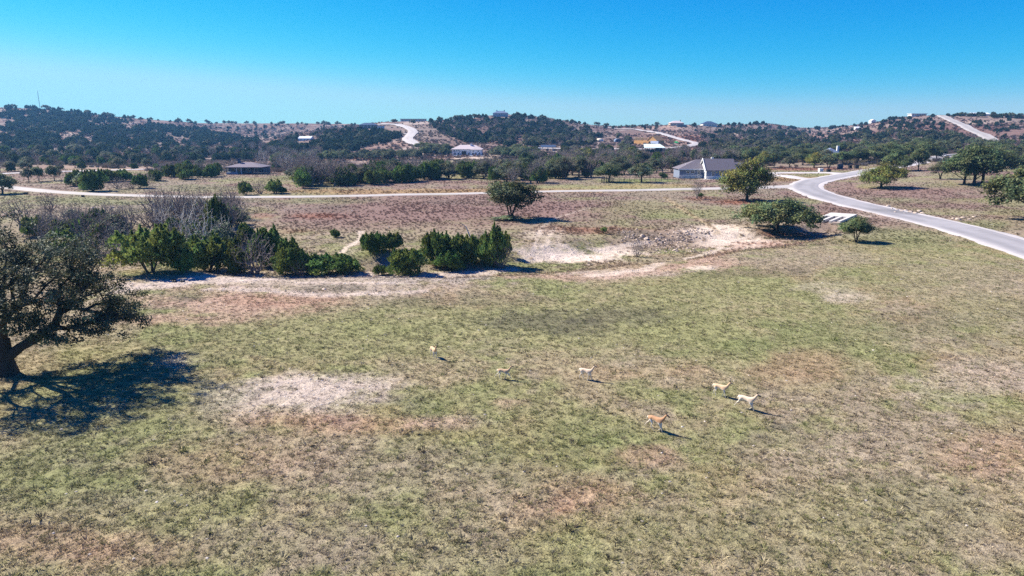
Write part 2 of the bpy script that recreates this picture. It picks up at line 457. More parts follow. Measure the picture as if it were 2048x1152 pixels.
TRACKS = [   # worn pale wheel tracks and game trails: polyline, half width in metres, colour, strength
    ([(240, 572), (340, 566), (420, 560), (520, 560), (620, 551), (800, 553), (960, 546), (1010, 540)], 2.1, G_WHITE, .8),
    ([(250, 580), (330, 572), (400, 556)], 1.6, G_WHITE, .8),
    ([(420, 578), (520, 580), (640, 590), (760, 588), (840, 582)], 1.1, G_WHITE, .7),
    ([(600, 566), (720, 566), (830, 566)], .7, G_WHITE, .6),
    ([(560, 555), (660, 556), (800, 560), (960, 556)], 2.2, np.array([.33, .28, .24]), .6),
    ([(1010, 552), (1130, 556), (1250, 550), (1340, 538), (1400, 522), (1460, 500), (1490, 486)], 1.8, G_PINK, .62),
    ([(1180, 552), (1290, 540), (1380, 516), (1450, 496)], .9, G_SAND, .6),
    ([(1490, 486), (1570, 490), (1620, 484)], 1.0, G_PINK, .8),
    ([(1330, 395), (1375, 425), (1410, 445), (1435, 470)], .7, np.array([.40, .30, .18]), .6),
    ([(1180, 415), (1100, 440), (1080, 460), (1070, 490), (1065, 510)], .4, G_SAND, .45),
    ([(1110, 455), (1095, 475), (1095, 500)], .4, G_SAND, .35),
    ([(1130, 455), (1115, 480), (1110, 500)], .4, G_SAND, .3),
    ([(1030, 500), (1060, 508), (1100, 515)], .6, G_SAND, .7),
    ([(722, 462), (718, 480), (688, 500), (682, 508)], .5, G_SAND, .75), ([(718, 482), (704, 492)], .5, G_SAND, .6),
    ([(1200, 503), (1260, 488), (1300, 485)], .8, G_SAND, .7),
]

def _prep():
    P = []
    for (u, v, ru, rv, c, s) in PATCH:
        X, Y, Z = hit1(u, v)
        d = depth_of(X, Y, Z)
        # depth extent from the sight lines above and below the centre
        _, Ya, _ = hit1(u, max(v - rv, 233)); _, Yb, _ = hit1(u, v + rv)
        ry = max(abs(Ya - Yb) / 2, 0.6)
        P.append((X, (Ya + Yb) / 2 if abs(Ya - Yb) < 3 * abs(Ya - Y) else Y, X / Y, ru * d / FPX, ry, np.asarray(c), s))
    T = []
    for (pts, w, c, s) in TRACKS:
        h = [hit1(u, v) for (u, v) in pts]
        T.append(([(a[0], a[1]) for a in h], w, np.asarray(c), s))
    return P, T
PATCHW, TRACKW = _prep()

def groundcol(X, Y):
    X = np.asarray(X, float); Y = np.asarray(Y, float)
    n1 = fbm(X * .05, Y * .05, 31, 4); n2 = fbm(X * .16, Y * .16, 47, 4)
    n3 = fbm(X * .6, Y * .6, 63, 4); n4 = fbm(X * .035, Y * .012, 77, 4)
    n5 = fbm(X * 1.9, Y * 1.9, 91, 3)
    def lerp(a, b, t):
        return a + (b - a) * t[..., None]
    c = np.broadcast_to(G_TAN, X.shape + (3,)).copy()
    c = lerp(c, G_OLIVE, smooth(.46, .60, n1 * .5 + n2 * .5) * .75)
    c = lerp(c, G_GREEN, smooth(.54, .70, n2 * .6 + n3 * .4) * .50)
    c = lerp(c, G_GREY, smooth(.50, .62, 1 - n1 * .6 - n3 * .4) * .7)
    c = lerp(c, G_RED, smooth(.62, .74, fbm(X * .12, Y * .12, 104, 4)) * .22)
    # middle ground: dry pinkish meadow; hills: reddish grass over pale limestone
    mid = smooth(108, 150, Y)
    cm = lerp(np.broadcast_to(G_GREY * .80, X.shape + (3,)), G_STEM, smooth(.40, .60, n4 * .5 + n2 * .5) * .8)
    cm = lerp(cm, G_OLIVE, smooth(.55, .70, n1) * .6)
    c = lerp(c, cm, mid)
    hl = smooth(330, 480, Y)
    nh = fbm(X * .02, Y * .01, 120, 4)
    ch = lerp(np.broadcast_to(G_HILL, X.shape + (3,)), G_HGREY, smooth(.45, .62, nh) * .75)
    ch = lerp(ch, G_STEM, smooth(.5, .65, fbm(X * .03, Y * .03, 133, 4)) * .5)
    ch = lerp(ch, G_WHITE, smooth(.66, .75, fbm(X * .05, Y * .03, 151, 4)) * .5)
    c = lerp(c, ch, hl)
    for (px, py, s, rx, ry, col, st) in PATCHW:
        # ellipse whose axis leans along the bearing it was seen on
        xx = (X - px) - s * (Y - py)
        r = np.sqrt((xx / rx) ** 2 + ((Y - py) / ry) ** 2)
        m = r < 2.2
        if not m.any():
            continue
        wob = (n2[m] - .5) * 1.1 + (n3[m] - .5) * 1.0 + (n5[m] - .5) * .6
        k = (1 - smooth(.45, 1.35, r[m] + wob)) * st
        c[m] = c[m] + (col - c[m]) * k[:, None]
    for (pts, w, col, st) in TRACKW:
        d, _ = poly_dist(X, Y, pts)
        m = d < 4 * w
        if not m.any():
            continue
        k = (1 - smooth(.45, 1.5, d[m] / w + (n3[m] - .5) * 1.6 + (n5[m] - .5) * 1.2)) * st
        c[m] = c[m] + (col - c[m]) * k[:, None]
    # fine grain
    g = 1 + (n3 - .5) * .22 * (1 - mid * .4) + (n5 - .5) * .35 * (1 - smooth(90, 160, Y))
    return np.clip(c * g[..., None], .01, .9)

# ------------------------------------------------------------------ ground sheet
NR, NC = 640, 620
_t = np.linspace(0, 1, NR)
yy = -38 + np.exp(np.linspace(math.log(30.0), math.log(1790.0), NR))      # from behind the camera to beyond the hills
_sc = np.linspace(-1, 1, NC)
ss = np.where(np.abs(_sc) < .9, _sc / .9 * .84, np.sign(_sc) * (.84 + (np.abs(_sc) - .9) / .1 * .6))
GX = ss[None, :] * (yy[:, None] + 42.0) * 0.97
GY = np.repeat(yy[:, None], NC, 1)
GZ = terrain(GX, GY)
gc = groundcol(GX, GY)
idx = np.arange(NR * NC).reshape(NR, NC)
fq = np.stack([idx[:-1, :-1], idx[:-1, 1:], idx[1:, 1:], idx[1:, :-1]], -1).reshape(-1, 4)

m_ground, nt, out = new_mat("dry_pasture")
at = N(nt, "ShaderNodeAttribute"); at.attribute_name = "col"
geo = N(nt, "ShaderNodeNewGeometry")
na = N(nt, "ShaderNodeTexNoise"); na.inputs["Scale"].default_value = 7.0; na.inputs["Detail"].default_value = 5; na.inputs["Roughness"].default_value = .7
nb = N(nt, "ShaderNodeTexNoise"); nb.inputs["Scale"].default_value = .7; nb.inputs["Detail"].default_value = 6; nb.inputs["Roughness"].default_value = .65
nt.links.new(geo.outputs["Position"], na.inputs["Vector"]); nt.links.new(geo.outputs["Position"], nb.inputs["Vector"])
ra = N(nt, "ShaderNodeMapRange"); ra.inputs[1].default_value = .3; ra.inputs[2].default_value = .7; ra.inputs[3].default_value = .62; ra.inputs[4].default_value = 1.38
rb = N(nt, "ShaderNodeMapRange"); rb.inputs[1].default_value = .3; rb.inputs[2].default_value = .7; rb.inputs[3].default_value = .72; rb.inputs[4].default_value = 1.28
nt.links.new(na.outputs[0], ra.inputs[0]); nt.links.new(nb.outputs[0], rb.inputs[0])
mm = N(nt, "ShaderNodeMath", operation='MULTIPLY'); nt.links.new(ra.outputs[0], mm.inputs[0]); nt.links.new(rb.outputs[0], mm.inputs[1])
mx = N(nt, "ShaderNodeVectorMath", operation='SCALE'); nt.links.new(at.outputs["Color"], mx.inputs[0]); nt.links.new(mm.outputs[0], mx.inputs["Scale"])
bs = N(nt, "ShaderNodeBsdfPrincipled"); bs.inputs["Roughness"].default_value = .95; bs.inputs["Specular IOR Level"].default_value = .05
nt.links.new(mx.outputs[0], bs.inputs["Base Color"])
bp = N(nt, "ShaderNodeBump"); bp.inputs["Strength"].default_value = .7; bp.inputs["Distance"].default_value = .12
nt.links.new(na.outputs[0], bp.inputs["Height"])
bp2 = N(nt, "ShaderNodeBump"); bp2.inputs["Strength"].default_value = .6; bp2.inputs["Distance"].default_value = .5
nt.links.new(nb.outputs[0], bp2.inputs["Height"]); nt.links.new(bp.outputs[0], bp2.inputs["Normal"])
nt.links.new(bp2.outputs[0], bs.inputs["Normal"])
nt.links.new(bs.outputs[0], out.inputs[0])

ground = ob("ground", mesh_np("ground", np.stack([GX, GY, GZ], -1).reshape(-1, 3), fq, m_ground, True, vattr=gc.reshape(-1, 3)))
tag(ground, "dry olive and tan pasture rolling up to scrubby hills", kind="structure")

# ------------------------------------------------------------------ roads
def road_mat(name, rgb, var, streak=None):
    m, nt, out = new_mat(name)
    at = N(nt, "ShaderNodeAttribute"); at.attribute_name = "col"
    geo = N(nt, "ShaderNodeNewGeometry")
    n1 = N(nt, "ShaderNodeTexNoise"); n1.inputs["Scale"].default_value = .35; n1.inputs["Detail"].default_value = 8; n1.inputs["Roughness"].default_value = .7
    nt.links.new(geo.outputs["Position"], n1.inputs["Vector"])
    r1 = N(nt, "ShaderNodeMapRange"); r1.inputs[1].default_value = .3; r1.inputs[2].default_value = .7; r1.inputs[3].default_value = 1 - var; r1.inputs[4].default_value = 1 + var
    nt.links.new(n1.outputs[0], r1.inputs[0])
    s1 = N(nt, "ShaderNodeVectorMath", operation='SCALE'); nt.links.new(at.outputs["Color"], s1.inputs[0]); nt.links.new(r1.outputs[0], s1.inputs["Scale"])
    b = N(nt, "ShaderNodeBsdfPrincipled"); b.inputs["Roughness"].default_value = .85; b.inputs["Specular IOR Level"].default_value = .25
    nt.links.new(s1.outputs[0], b.inputs["Base Color"])
    nt.links.new(b.outputs[0], out.inputs[0])
    return m
m_road = road_mat("worn_asphalt", None, .10)
m_chip = road_mat("caliche", None, .12)

def spline(pts, step):
    """Catmull-Rom through world points, resampled"""
    p = [np.array(q, float) for q in pts]
    p = [2 * p[0] - p[1]] + p + [2 * p[-1] - p[-2]]
    o = []
    for i in range(1, len(p) - 2):
        n = max(2, int(np.linalg.norm(p[i + 1] - p[i]) / step))
        for t in np.arange(n) / n:
            o.append(.5 * ((2 * p[i]) + (-p[i - 1] + p[i + 1]) * t + (2 * p[i - 1] - 5 * p[i] + 4 * p[i + 1] - p[i + 2]) * t * t
                           + (-p[i - 1] + 3 * p[i] - 3 * p[i + 1] + p[i + 2]) * t ** 3))
    o.append(p[-2])
    return np.array(o)

def strip(name, path, half, mat, colfn, lift, nacross=9, edge=0.0, label=None, parent=None, seed=1):
    """a road: a strip draped on the ground, built across and along the path"""
    t = np.gradient(path, axis=0); t /= np.linalg.norm(t, axis=1)[:, None] + 1e-9
    nrm = np.stack([t[:, 1], -t[:, 0]], 1)
    a = np.linspace(-1, 1, nacross)
    w = np.broadcast_to(np.asarray(half, float), (len(path),))
    ll = np.arange(len(path))
    wl = w * (1 + edge * (fbm(ll * .23, ll * 0 + seed, 7, 3) - .5)); wr = w * (1 + edge * (fbm(ll * .27, ll * 0 + seed + 9, 8, 3) - .5))
    off = np.where(a[None, :] < 0, a[None, :] * wl[:, None], a[None, :] * wr[:, None])
    X = path[:, None, 0] + nrm[:, None, 0] * off; Y = path[:, None, 1] + nrm[:, None, 1] * off
    Z = terrain(X, Y) + lift + np.maximum(Y - 150, 0) * .0011
    Z[:, 0] -= .5 * 0 + .25; Z[:, -1] -= .25
    n, k = X.shape
    c = colfn(X, Y, np.broadcast_to(a[None, :], X.shape))
    ix = np.arange(n * k).reshape(n, k)
    f = np.stack([ix[:-1, :-1], ix[:-1, 1:], ix[1:, 1:], ix[1:, :-1]], -1).reshape(-1, 4)
    me = mesh_np(name, np.stack([X, Y, Z], -1).reshape(-1, 3), f, mat, True, vattr=c.reshape(-1, 3))
    o = ob(name, me, parent)
    if label:
        tag(o, label, kind="structure")
    return o

def col_asphalt(X, Y, a):
    base = np.array([.300, .285, .290])
    wheel = np.exp(-((np.abs(a) - .45) / .22) ** 2)
    n = fbm(X * .08, Y * .05, 211, 4)
    k = 1 - .18 * wheel * (n > .35) - .30 * smooth(.55, .75, n) + .12 * smooth(.75, 1.0, np.abs(a))
    return base * k[..., None]

def col_caliche(X, Y, a):
    base = np.array([.50, .46, .44])
    n = fbm(X * .15, Y * .15, 221, 4)
    k = .92 + .25 * (n - .5) - .10 * np.exp(-((np.abs(a) - .0) / .18) ** 2)
    return base * k[..., None]

def col_chipseal(X, Y, a):
    base = np.array([.44, .405, .375])
    n = fbm(X * .15, Y * .15, 231, 4)
    k = .92 + .25 * (n - .5) - .12 * np.exp(-((np.abs(a) - .45) / .2) ** 2)
    return base * k[..., None]

def path_px(pts, step):
    h = [hit1(u, v) for (u, v) in pts]
    return spline([(a[0], a[1]) for a in h], step)

main_px = [(2330, 585), (2160, 532), (2048, 495), (1945, 464), (1855, 441), (1765, 421), (1692, 404), (1640, 389), (1612, 376), (1618, 366), (1656, 357), (1700, 349), (1738, 342), (1790, 333), (1845, 321), (1885, 314), (1935, 308)]
mp = path_px(main_px, 1.5)
strip("road_shoulder", mp, 6.3, m_chip, col_caliche, .03, 11, .35, "pale gravel shoulder along the asphalt road", seed=3)
strip("asphalt_road", mp, 4.5, m_road, col_asphalt, .09, 13, .03, "blue grey worn asphalt road curving past the culvert", seed=5)
side_px = [(1610, 372), (1560, 374), (1450, 377), (1300, 380), (1160, 382), (1050, 384), (900, 388), (700, 392), (520, 394), (400, 394), (300, 392), (180, 388), (100, 383), (40, 377), (-60, 368), (-200, 360)]
sp = path_px(side_px, 2.0)
strip("side_road", sp, np.interp(np.arange(len(sp)), [0, 8, 20, len(sp)], [6.5, 4.2, 2.8, 2.8]), m_chip, col_chipseal, .06, 9, .12, "pale straight side road crossing the meadow to the left", seed=7)
hr = path_px([(1985, 296), (1990, 288), (1972, 274), (1945, 262), (1915, 247), (1895, 238), (1882, 232)], 3.0)
strip("hill_road", hr, 5.2, m_road, lambda X, Y, a: col_chipseal(X, Y, a) * (1 - .25 * np.exp(-(a / .35) ** 2))[..., None], .25, 7, .2, "pale road climbing the right hand hill", seed=11)
h2 = path_px([(760, 249), (795, 250), (815, 256), (826, 264), (820, 272), (815, 279), (824, 285), (842, 291), (870, 297)], 3.0)
strip("winding_road", h2, 5.0, m_chip, lambda X, Y, a: col_caliche(X, Y, a) * .9, .25, 7, .2, "pale winding road on the middle hill", seed=13)
h3 = path_px([(1215, 256), (1260, 259), (1300, 264), (1330, 270), (1360, 279), (1388, 286), (1392, 289), (1376, 293), (1340, 297), (1290, 299), (1220, 299), (1120, 298), (1030, 296)], 3.0)
strip("hairpin_road", h3, 4.0, m_chip, lambda X, Y, a: col_caliche(X, Y, a) * .9, .25, 7, .2, "pale hairpin road beside the unfinished house", seed=17)
dr = path_px([(1650, 360), (1610, 358), (1570, 352), (1535, 352), (1510, 352)], 1.5)
strip("driveway", dr, 3.2, m_chip, col_caliche, .07, 7, .3, "pale gravel driveway turning in to the grey house", seed=19)
dr2 = path_px([(1700, 350), (1660, 346), (1600, 346), (1555, 346), (1530, 349)], 1.5)
strip("driveway", dr2, 2.8, m_chip, col_caliche, .09, 7, .3, "upper arm of the gravel driveway loop by the grey house", seed=23)
dr3 = path_px([(445, 344), (430, 343), (400, 342), (330, 339), (250, 340), (140, 343), (20, 347), (-80, 350)], 2.5)
strip("ranch_track", dr3, 2.2, m_chip, col_caliche, .12, 5, .5, "thin pale track leading to the dark porch house", seed=29)
dr4 = path_px([(812, 268), (800, 269), (785, 272)], 3)
strip("spur_track", dr4, 2.5, m_chip, col_caliche, .3, 5, .5, "short pale spur off the winding hill road", seed=31)

# ------------------------------------------------------------------ vegetation: skeletons, leaves, needles
def tubes(segs, r0, r1, sides):
    """frustums along segments (n,2,3)"""
    a = segs[:, 0]; b = segs[:, 1]
    d = b - a; L = np.linalg.norm(d, axis=1)[:, None] + 1e-9; d = d / L
    ref = np.where(np.abs(d[:, 2:3]) < .9, np.array([[0, 0, 1.0]]), np.array([[1.0, 0, 0]]))
    x = np.cross(d, ref); x /= np.linalg.norm(x, axis=1)[:, None] + 1e-9
    y = np.cross(d, x)
    n = len(a); V = np.zeros((n, 2 * sides, 3))
    for k in range(sides):
        an = 2 * math.pi * k / sides
        o = x * math.cos(an) + y * math.sin(an)
        V[:, k] = a - d * r0[:, None] * .3 + o * r0[:, None]
        V[:, sides + k] = b + o * r1[:, None]
    base = (np.arange(n) * 2 * sides)[:, None]
    F = []
    for k in range(sides):
        k2 = (k + 1) % sides
        F.append(np.concatenate([base + k, base + k2, base + sides + k2, base + sides + k], 1))
    return V.reshape(-1, 3), np.concatenate(F, 0)

def grow(targets, trunk_pts, r_tip, jitter, R, step=.6, pull=.55, rexp=2.3, droop=0.0):
    """greedy branching: every target is joined to the best node already grown"""
    nodes = [np.array(p, float) for p in trunk_pts]
    par = [-1] + list(range(len(trunk_pts) - 1))
    plen = [0.0]
    for i in range(1, len(nodes)):
        plen.append(plen[-1] + np.linalg.norm(nodes[i] - nodes[i - 1]))
    first = max(0, len(trunk_pts) - 2)
    top = nodes[-1]
    order = np.argsort(np.linalg.norm(targets - top, axis=1))
    A = np.zeros((len(targets) * 14 + 60, 3)); PL = np.zeros(len(A)); n = len(nodes)
    A[:n] = nodes; PL[:n] = plen
    tips = []
    for ti in order:
        t = targets[ti]
        dist = np.linalg.norm(A[first:n] - t, axis=1)
        k = first + int(np.argmin(dist + pull * PL[first:n]))
        p = A[k]; L = np.linalg.norm(t - p)
        m = max(1, int(L / step))
        cur = k
        bend = R.normal(0, 1, 3) * L * .10; bend[2] += L * (.10 - droop)
        for q in range(1, m + 1):
            f = q / m
            pos = p + (t - p) * f + bend * math.sin(math.pi * f) + (R.normal(0, jitter, 3) if q < m else 0)
            if n >= len(A):
                A = np.concatenate([A, np.zeros_like(A)]); PL = np.concatenate([PL, np.zeros_like(PL)])
            A[n] = pos; PL[n] = PL[cur] + np.linalg.norm(pos - A[cur]); par.append(cur); cur = n; n += 1
        tips.append(cur)
    par = np.array(par); acc = np.zeros(n)
    tipset = np.zeros(n, bool); tipset[tips] = True
    acc[tipset] += r_tip ** rexp
    order2 = np.argsort(-np.arange(n))
    for i in order2:
        if par[i] >= 0:
            acc[par[i]] += acc[i]
    rad = np.maximum(acc, r_tip ** rexp) ** (1 / rexp)
    ch = np.arange(1, n); seg = np.stack([A[par[ch]], A[ch]], 1)
    # the roots of each branch keep the child's thickness except along the trunk
    rp = np.minimum(rad[par[ch]], rad[ch] * 1.25); rp[:len(trunk_pts) - 1] = rad[par[ch]][:len(trunk_pts) - 1]
    return A[:n], par, rad, seg, rp, rad[ch]

def skeleton_mesh(name, seg, r0, r1, mat, thick=.05, flare=None, taper=1.0):
    r0 = r0 * taper; r1 = r1 * taper
    if flare is not None:
        z = seg[:, 0, 2]; r0 = r0 * (1 + flare * np.exp(-z / .35)); z = seg[:, 1, 2]; r1 = r1 * (1 + flare * np.exp(-np.maximum(z, 0) / .35))
    big = r1 > thick
    V1, F1 = tubes(seg[big], r0[big], r1[big], 7) if big.any() else (np.zeros((0, 3)), np.zeros((0, 4), int))
    V2, F2 = tubes(seg[~big], r0[~big], r1[~big], 3) if (~big).any() else (np.zeros((0, 3)), np.zeros((0, 4), int))
    V = np.concatenate([V1, V2]); F = np.concatenate([F1, F2 + len(V1)])
    return mesh_np(name, V, F, mat, True)

def leaf_cards(cent, size, R, up=.5, out_from=None, aspect=1.6, spread=None):
    """one folded pair of small faces per leaf spray"""
    n = len(cent)
    nr = R.normal(0, 1, (n, 3)); nr[:, 2] = np.abs(nr[:, 2]) * (1 + up) + up * .4
    if out_from is not None:
        o = cent - out_from; o /= np.linalg.norm(o, axis=1)[:, None] + 1e-6
        nr = nr + o * .9
    nr /= np.linalg.norm(nr, axis=1)[:, None]
    t = np.cross(nr, R.normal(0, 1, (n, 3))); t /= np.linalg.norm(t, axis=1)[:, None] + 1e-9
    b = np.cross(nr, t)
    s = size * R.uniform(.6, 1.35, n)[:, None]
    L = s * aspect * .5; W = s * .5
    lift = nr * s * R.uniform(-.22, .22, n)[:, None]
    V = np.stack([cent - t * L, cent + b * W + lift, cent + t * L, cent - b * W + lift], 1)
    F = np.arange(4 * n).reshape(n, 4)
    return V.reshape(-1, 3), F

def dome_targets(n, Rx, Ry, z0, z1, R, lobes=6, inner=.35, low=.0, flat_top=1.0):
    """clump centres in an uneven dome made of overlapping lobes, gaps between them"""
    lc = []
    for k in range(lobes):
        an = 2 * math.pi * (k + R.uniform(-.3, .3)) / lobes
        rr = R.uniform(.45, .72)
        lc.append((rr * math.cos(an), rr * math.sin(an), R.uniform(-.1, .28), R.uniform(.36, .52)))
    lc.append((R.uniform(-.15, .15), R.uniform(-.15, .15), R.uniform(.34, .5), R.uniform(.42, .52)))
    lc.append((R.uniform(-.3, .3), R.uniform(-.3, .3), R.uniform(.2, .4), R.uniform(.36, .48)))
    P = []
    while len(P) < n:
        l = lc[R.integers(len(lc))]
        d = R.normal(0, 1, 3); d /= np.linalg.norm(d)
        if d[2] < -.25 and R.random() < .8:
            continue
        q = np.array(l[:3]) + d * l[3] * (R.uniform(inner, 1.0) ** .6)
        if q[2] < -.38 + low:
            continue
        P.append((q[0] * Rx, q[1] * Ry, z0 + (z1 - z0) * np.clip((q[2] + .38) / (1.28 * flat_top), 0, 1.05)))
    return np.array(P)

m_bark_oak = simple_mat("oak_bark", (.055, .045, .04), .95, .4, 6, .6, spec=.1)
m_bark_jun = simple_mat("juniper_bark", (.11, .085, .07), .95, .35, 6, .5, spec=.1)
m_bark_gray = simple_mat("grey_twigs", (.20, .172, .16), .95, .3, 4, .3, spec=.1)
m_bark_white = simple_mat("sycamore_bark", (.46, .43, .40), .9, .25, 2.5, .2, spec=.1)
m_bark_brown = simple_mat("brown_twigs", (.20, .16, .145), .95, .3, 4, .3, spec=.1)
m_leaf_oak = leaf_mat("oak_leaves", (.105, .135, .052), .25, .6, .02, .2)
m_leaf_oak2 = leaf_mat("yellowing_oak_leaves", (.180, .195, .045), .28, .6, .02, .2)
m_leaf_grey = leaf_mat("greyish_oak_leaves", (.125, .138, .075), .22, .65, .02, .15)
m_leaf_jun = leaf_mat("juniper_needles", (.130, .182, .050), .33, .75, .025, .1)
m_leaf_far = leaf_mat("far_juniper_needles", (.070, .098, .052), .2, .75, .03, .1)
m_leaf_lime = leaf_mat("fresh_green_leaves", (.17, .25, .05), .3, .6, .02, .3)
m_leaf_pale = leaf_mat("pale_green_leaves", (.13, .17, .085), .25, .6, .02, .3)
m_leaf_rust = leaf_mat("rusty_leaves", (.26, .13, .06), .25, .6, .02, .3)

def leaf_tint(n, R, cl, ncl, amp=.45, warm=.25):
    """per-leaf brightness with a shared value for each clump"""
    cb = R.uniform(1 - amp, 1 + amp, ncl)[cl] * R.uniform(.65, 1.35, n)
    w = R.uniform(-warm, warm, ncl)[cl] + R.normal(0, .08, n)
    return np.stack([cb * (1 + w), cb, cb * (1 - w * .6)], 1)

def make_oak(seed, Hh, Rr, leaves, lsize, nclump, trunks=1, leafmat=None, fork=.24, clr=.62, lobes=6, lean=0.0, tipr=.025, rexp=2.05, barkm=None, extra=None, zlow=.30):
    R = np.random.default_rng(seed)
    z0 = Hh * zlow; z1 = Hh * .97
    T = dome_targets(nclump, Rr * .92, Rr * .92, z0, z1, R, lobes)
    if extra is not None:
        T = np.concatenate([T, extra]); nclump = len(T)
    tmeshes = []
    if trunks == 1:
        zf = Hh * fork
        tp = [np.array([0, 0, -.25]), np.array([R.normal(0, .05), R.normal(0, .05), zf * .45]), np.array([lean * .5 + R.normal(0, .12), R.normal(0, .12), zf])]
        _, _, _, seg, r0, r1 = grow(T, tp, tipr, .07, R, step=min(.9, max(.45, Rr * .11)), rexp=rexp)
        trunk = skeleton_mesh("trunk", seg, r0, r1, barkm or m_bark_oak, .04, .35)
    else:
        segs, ra, rb = [], [], []
        grp = (np.arctan2(T[:, 1], T[:, 0]) + math.pi) / (2 * math.pi) * trunks
        for k in range(trunks):
            an = 2 * math.pi * (k + .5) / trunks - math.pi
            bx, by = .28 * math.cos(an), .28 * math.sin(an)
            tp = [np.array([bx * .6, by * .6, -.25]), np.array([bx * 1.3, by * 1.3, Hh * .13]), np.array([bx * 2.4 + R.normal(0, .1), by * 2.4 + R.normal(0, .1), Hh * .27])]
            sel = T[(grp.astype(int) % trunks) == k]
            if len(sel) == 0: continue
            _, _, _, seg, r0, r1 = grow(sel, tp, tipr, .07, R, step=max(.45, Rr * .11), rexp=rexp)
            segs.append(seg); ra.append(r0); rb.append(r1)
        trunk = skeleton_mesh("trunk", np.concatenate(segs), np.concatenate(ra), np.concatenate(rb), barkm or m_bark_oak, .04, .3)
    cl = R.integers(0, nclump, leaves)
    off = R.normal(0, 1, (leaves, 3)) * clr * np.array([.62, .62, .42])
    C = T[cl] + off
    V, F = leaf_cards(C, lsize, R, .35, np.array([0, 0, Hh * .35]))
    crown = mesh_np("crown", V, F, leafmat or m_leaf_oak, False, fattr=leaf_tint(leaves, R, cl, nclump))
    return trunk, crown

def make_juniper(seed, Hh, Rr, nspray, ssize, leafmat=None, conic=.5, nl=26, stems=4, base=.05):
    """many upswept sprays on overlapping pointed lobes, down to the ground"""
    R = np.random.default_rng(seed)
    lobes = []
    for k in range(nl):
        an = R.uniform(0, 2 * math.pi); f = R.uniform(0, 1) ** .8
        rr = Rr * R.uniform(.30, .86) * (1 - f * conic)
        lobes.append((rr * math.cos(an), rr * math.sin(an), Hh * (base + .06 + .56 * f), Rr * R.uniform(.24, .46) * (1 - .35 * f), Hh * R.uniform(.18, .42)))
    lobes.append((0, 0, Hh * .55, Rr * .35, Hh * .42)); lobes.append((Rr * .1, -Rr * .1, Hh * .3, Rr * .6, Hh * .4))
    lobes = np.array(lobes)
    li = R.integers(0, len(lobes), nspray * 2)
    t = R.uniform(0, 1, nspray * 2) ** .85
    an = R.uniform(0, 2 * math.pi, nspray * 2)
    prof = np.sin(np.clip(t * 1.02 + .16, 0, 1) ** .75 * math.pi) ** .8
    rad = lobes[li, 3] * prof * R.uniform(.55, 1.05, nspray * 2)
    P = np.stack([lobes[li, 0] + rad * np.cos(an), lobes[li, 1] + rad * np.sin(an), lobes[li, 2] + lobes[li, 4] * (t * 1.0 - .25)], 1)
    keep = (P[:, 2] > Hh * base * .5 + .05)
    P = P[keep][:nspray]; li = li[keep][:nspray]; an = an[keep][:nspray]
    n = len(P)
    d = np.stack([np.cos(an) * .55, np.sin(an) * .55, np.ones(n)], 1) + R.normal(0, .35, (n, 3))
    d /= np.linalg.norm(d, axis=1)[:, None]
    sd = np.cross(d, R.normal(0, 1, (n, 3))); sd /= np.linalg.norm(sd, axis=1)[:, None] + 1e-9
    s = ssize * (R.uniform(.6, 1.4, n) * np.where(R.random(n) < .07, 1.8, 1.0))[:, None]
    V = np.stack([P - d * s * .5, P + sd * s * .30, P + d * s * .75, P - sd * s * .30], 1).reshape(-1, 3)
    F = np.arange(4 * n).reshape(n, 4)
    crown = mesh_np("crown", V, F, leafmat or m_leaf_jun, False, fattr=leaf_tint(n, R, li, len(lobes), .30, .18))
    segs, r0, r1 = [], [], []
    for k in range(stems):
        a = 2 * math.pi * (k + R.uniform(-.3, .3)) / stems
        p = np.array([.1 * math.cos(a), .1 * math.sin(a), -.3]); rr = .05 + .02 * Hh * R.uniform(.4, 1)
        for q in range(6):
            p2 = p + np.array([math.cos(a) * Rr * .07, math.sin(a) * Rr * .07, Hh * .13]) + R.normal(0, .05, 3)
            segs.append((p, p2)); r0.append(rr); rr *= .78; r1.append(rr); p = p2
    trunk = skeleton_mesh("trunk", np.array(segs), np.array(r0), np.array(r1), m_bark_jun, .02)
    return trunk, crown

def make_bare(seed, Hh, Rr, n, mat, tipr=.012, trunks=1, zlo=.25, fork=.2, step=.5, shape=1.0, bend=.10):
    R = np.random.default_rng(seed)
    P = []
    while len(P) < n:
        d = R.normal(0, 1, 3); d /= np.linalg.norm(d); q = d * R.random() ** .4
        q[2] = q[2] * .5 + .5
        w = 1 - shape * .35 * abs(q[2] - .45)
        P.append((q[0] * Rr * w, q[1] * Rr * w, Hh * (zlo + (1 - zlo) * q[2])))
    P = np.array(P)
    segs, ra, rb = [], [], []
    grp = ((np.arctan2(P[:, 1], P[:, 0]) + math.pi) / (2 * math.pi) * trunks).astype(int) % trunks
    for k in range(trunks):
        an = 2 * math.pi * (k + .5) / trunks - math.pi
        b = (.2 if trunks > 1 else 0) * np.array([math.cos(an), math.sin(an), 0])
        tp = [b * .6 + np.array([0, 0, -.3]), b * 1.2 + np.array([R.normal(0, .1), R.normal(0, .1), Hh * fork * .5]), b * 2 + np.array([R.normal(0, .2), R.normal(0, .2), Hh * fork])]
        sel = P[grp == k]
        if len(sel) < 2: continue
        _, _, _, seg, r0, r1 = grow(sel, tp, tipr, .06, R, step=step, pull=.42, rexp=2.5)
        segs.append(seg); ra.append(r0); rb.append(r1)
    return skeleton_mesh("branches", np.concatenate(segs), np.concatenate(ra), np.concatenate(rb), mat, .05, .2)

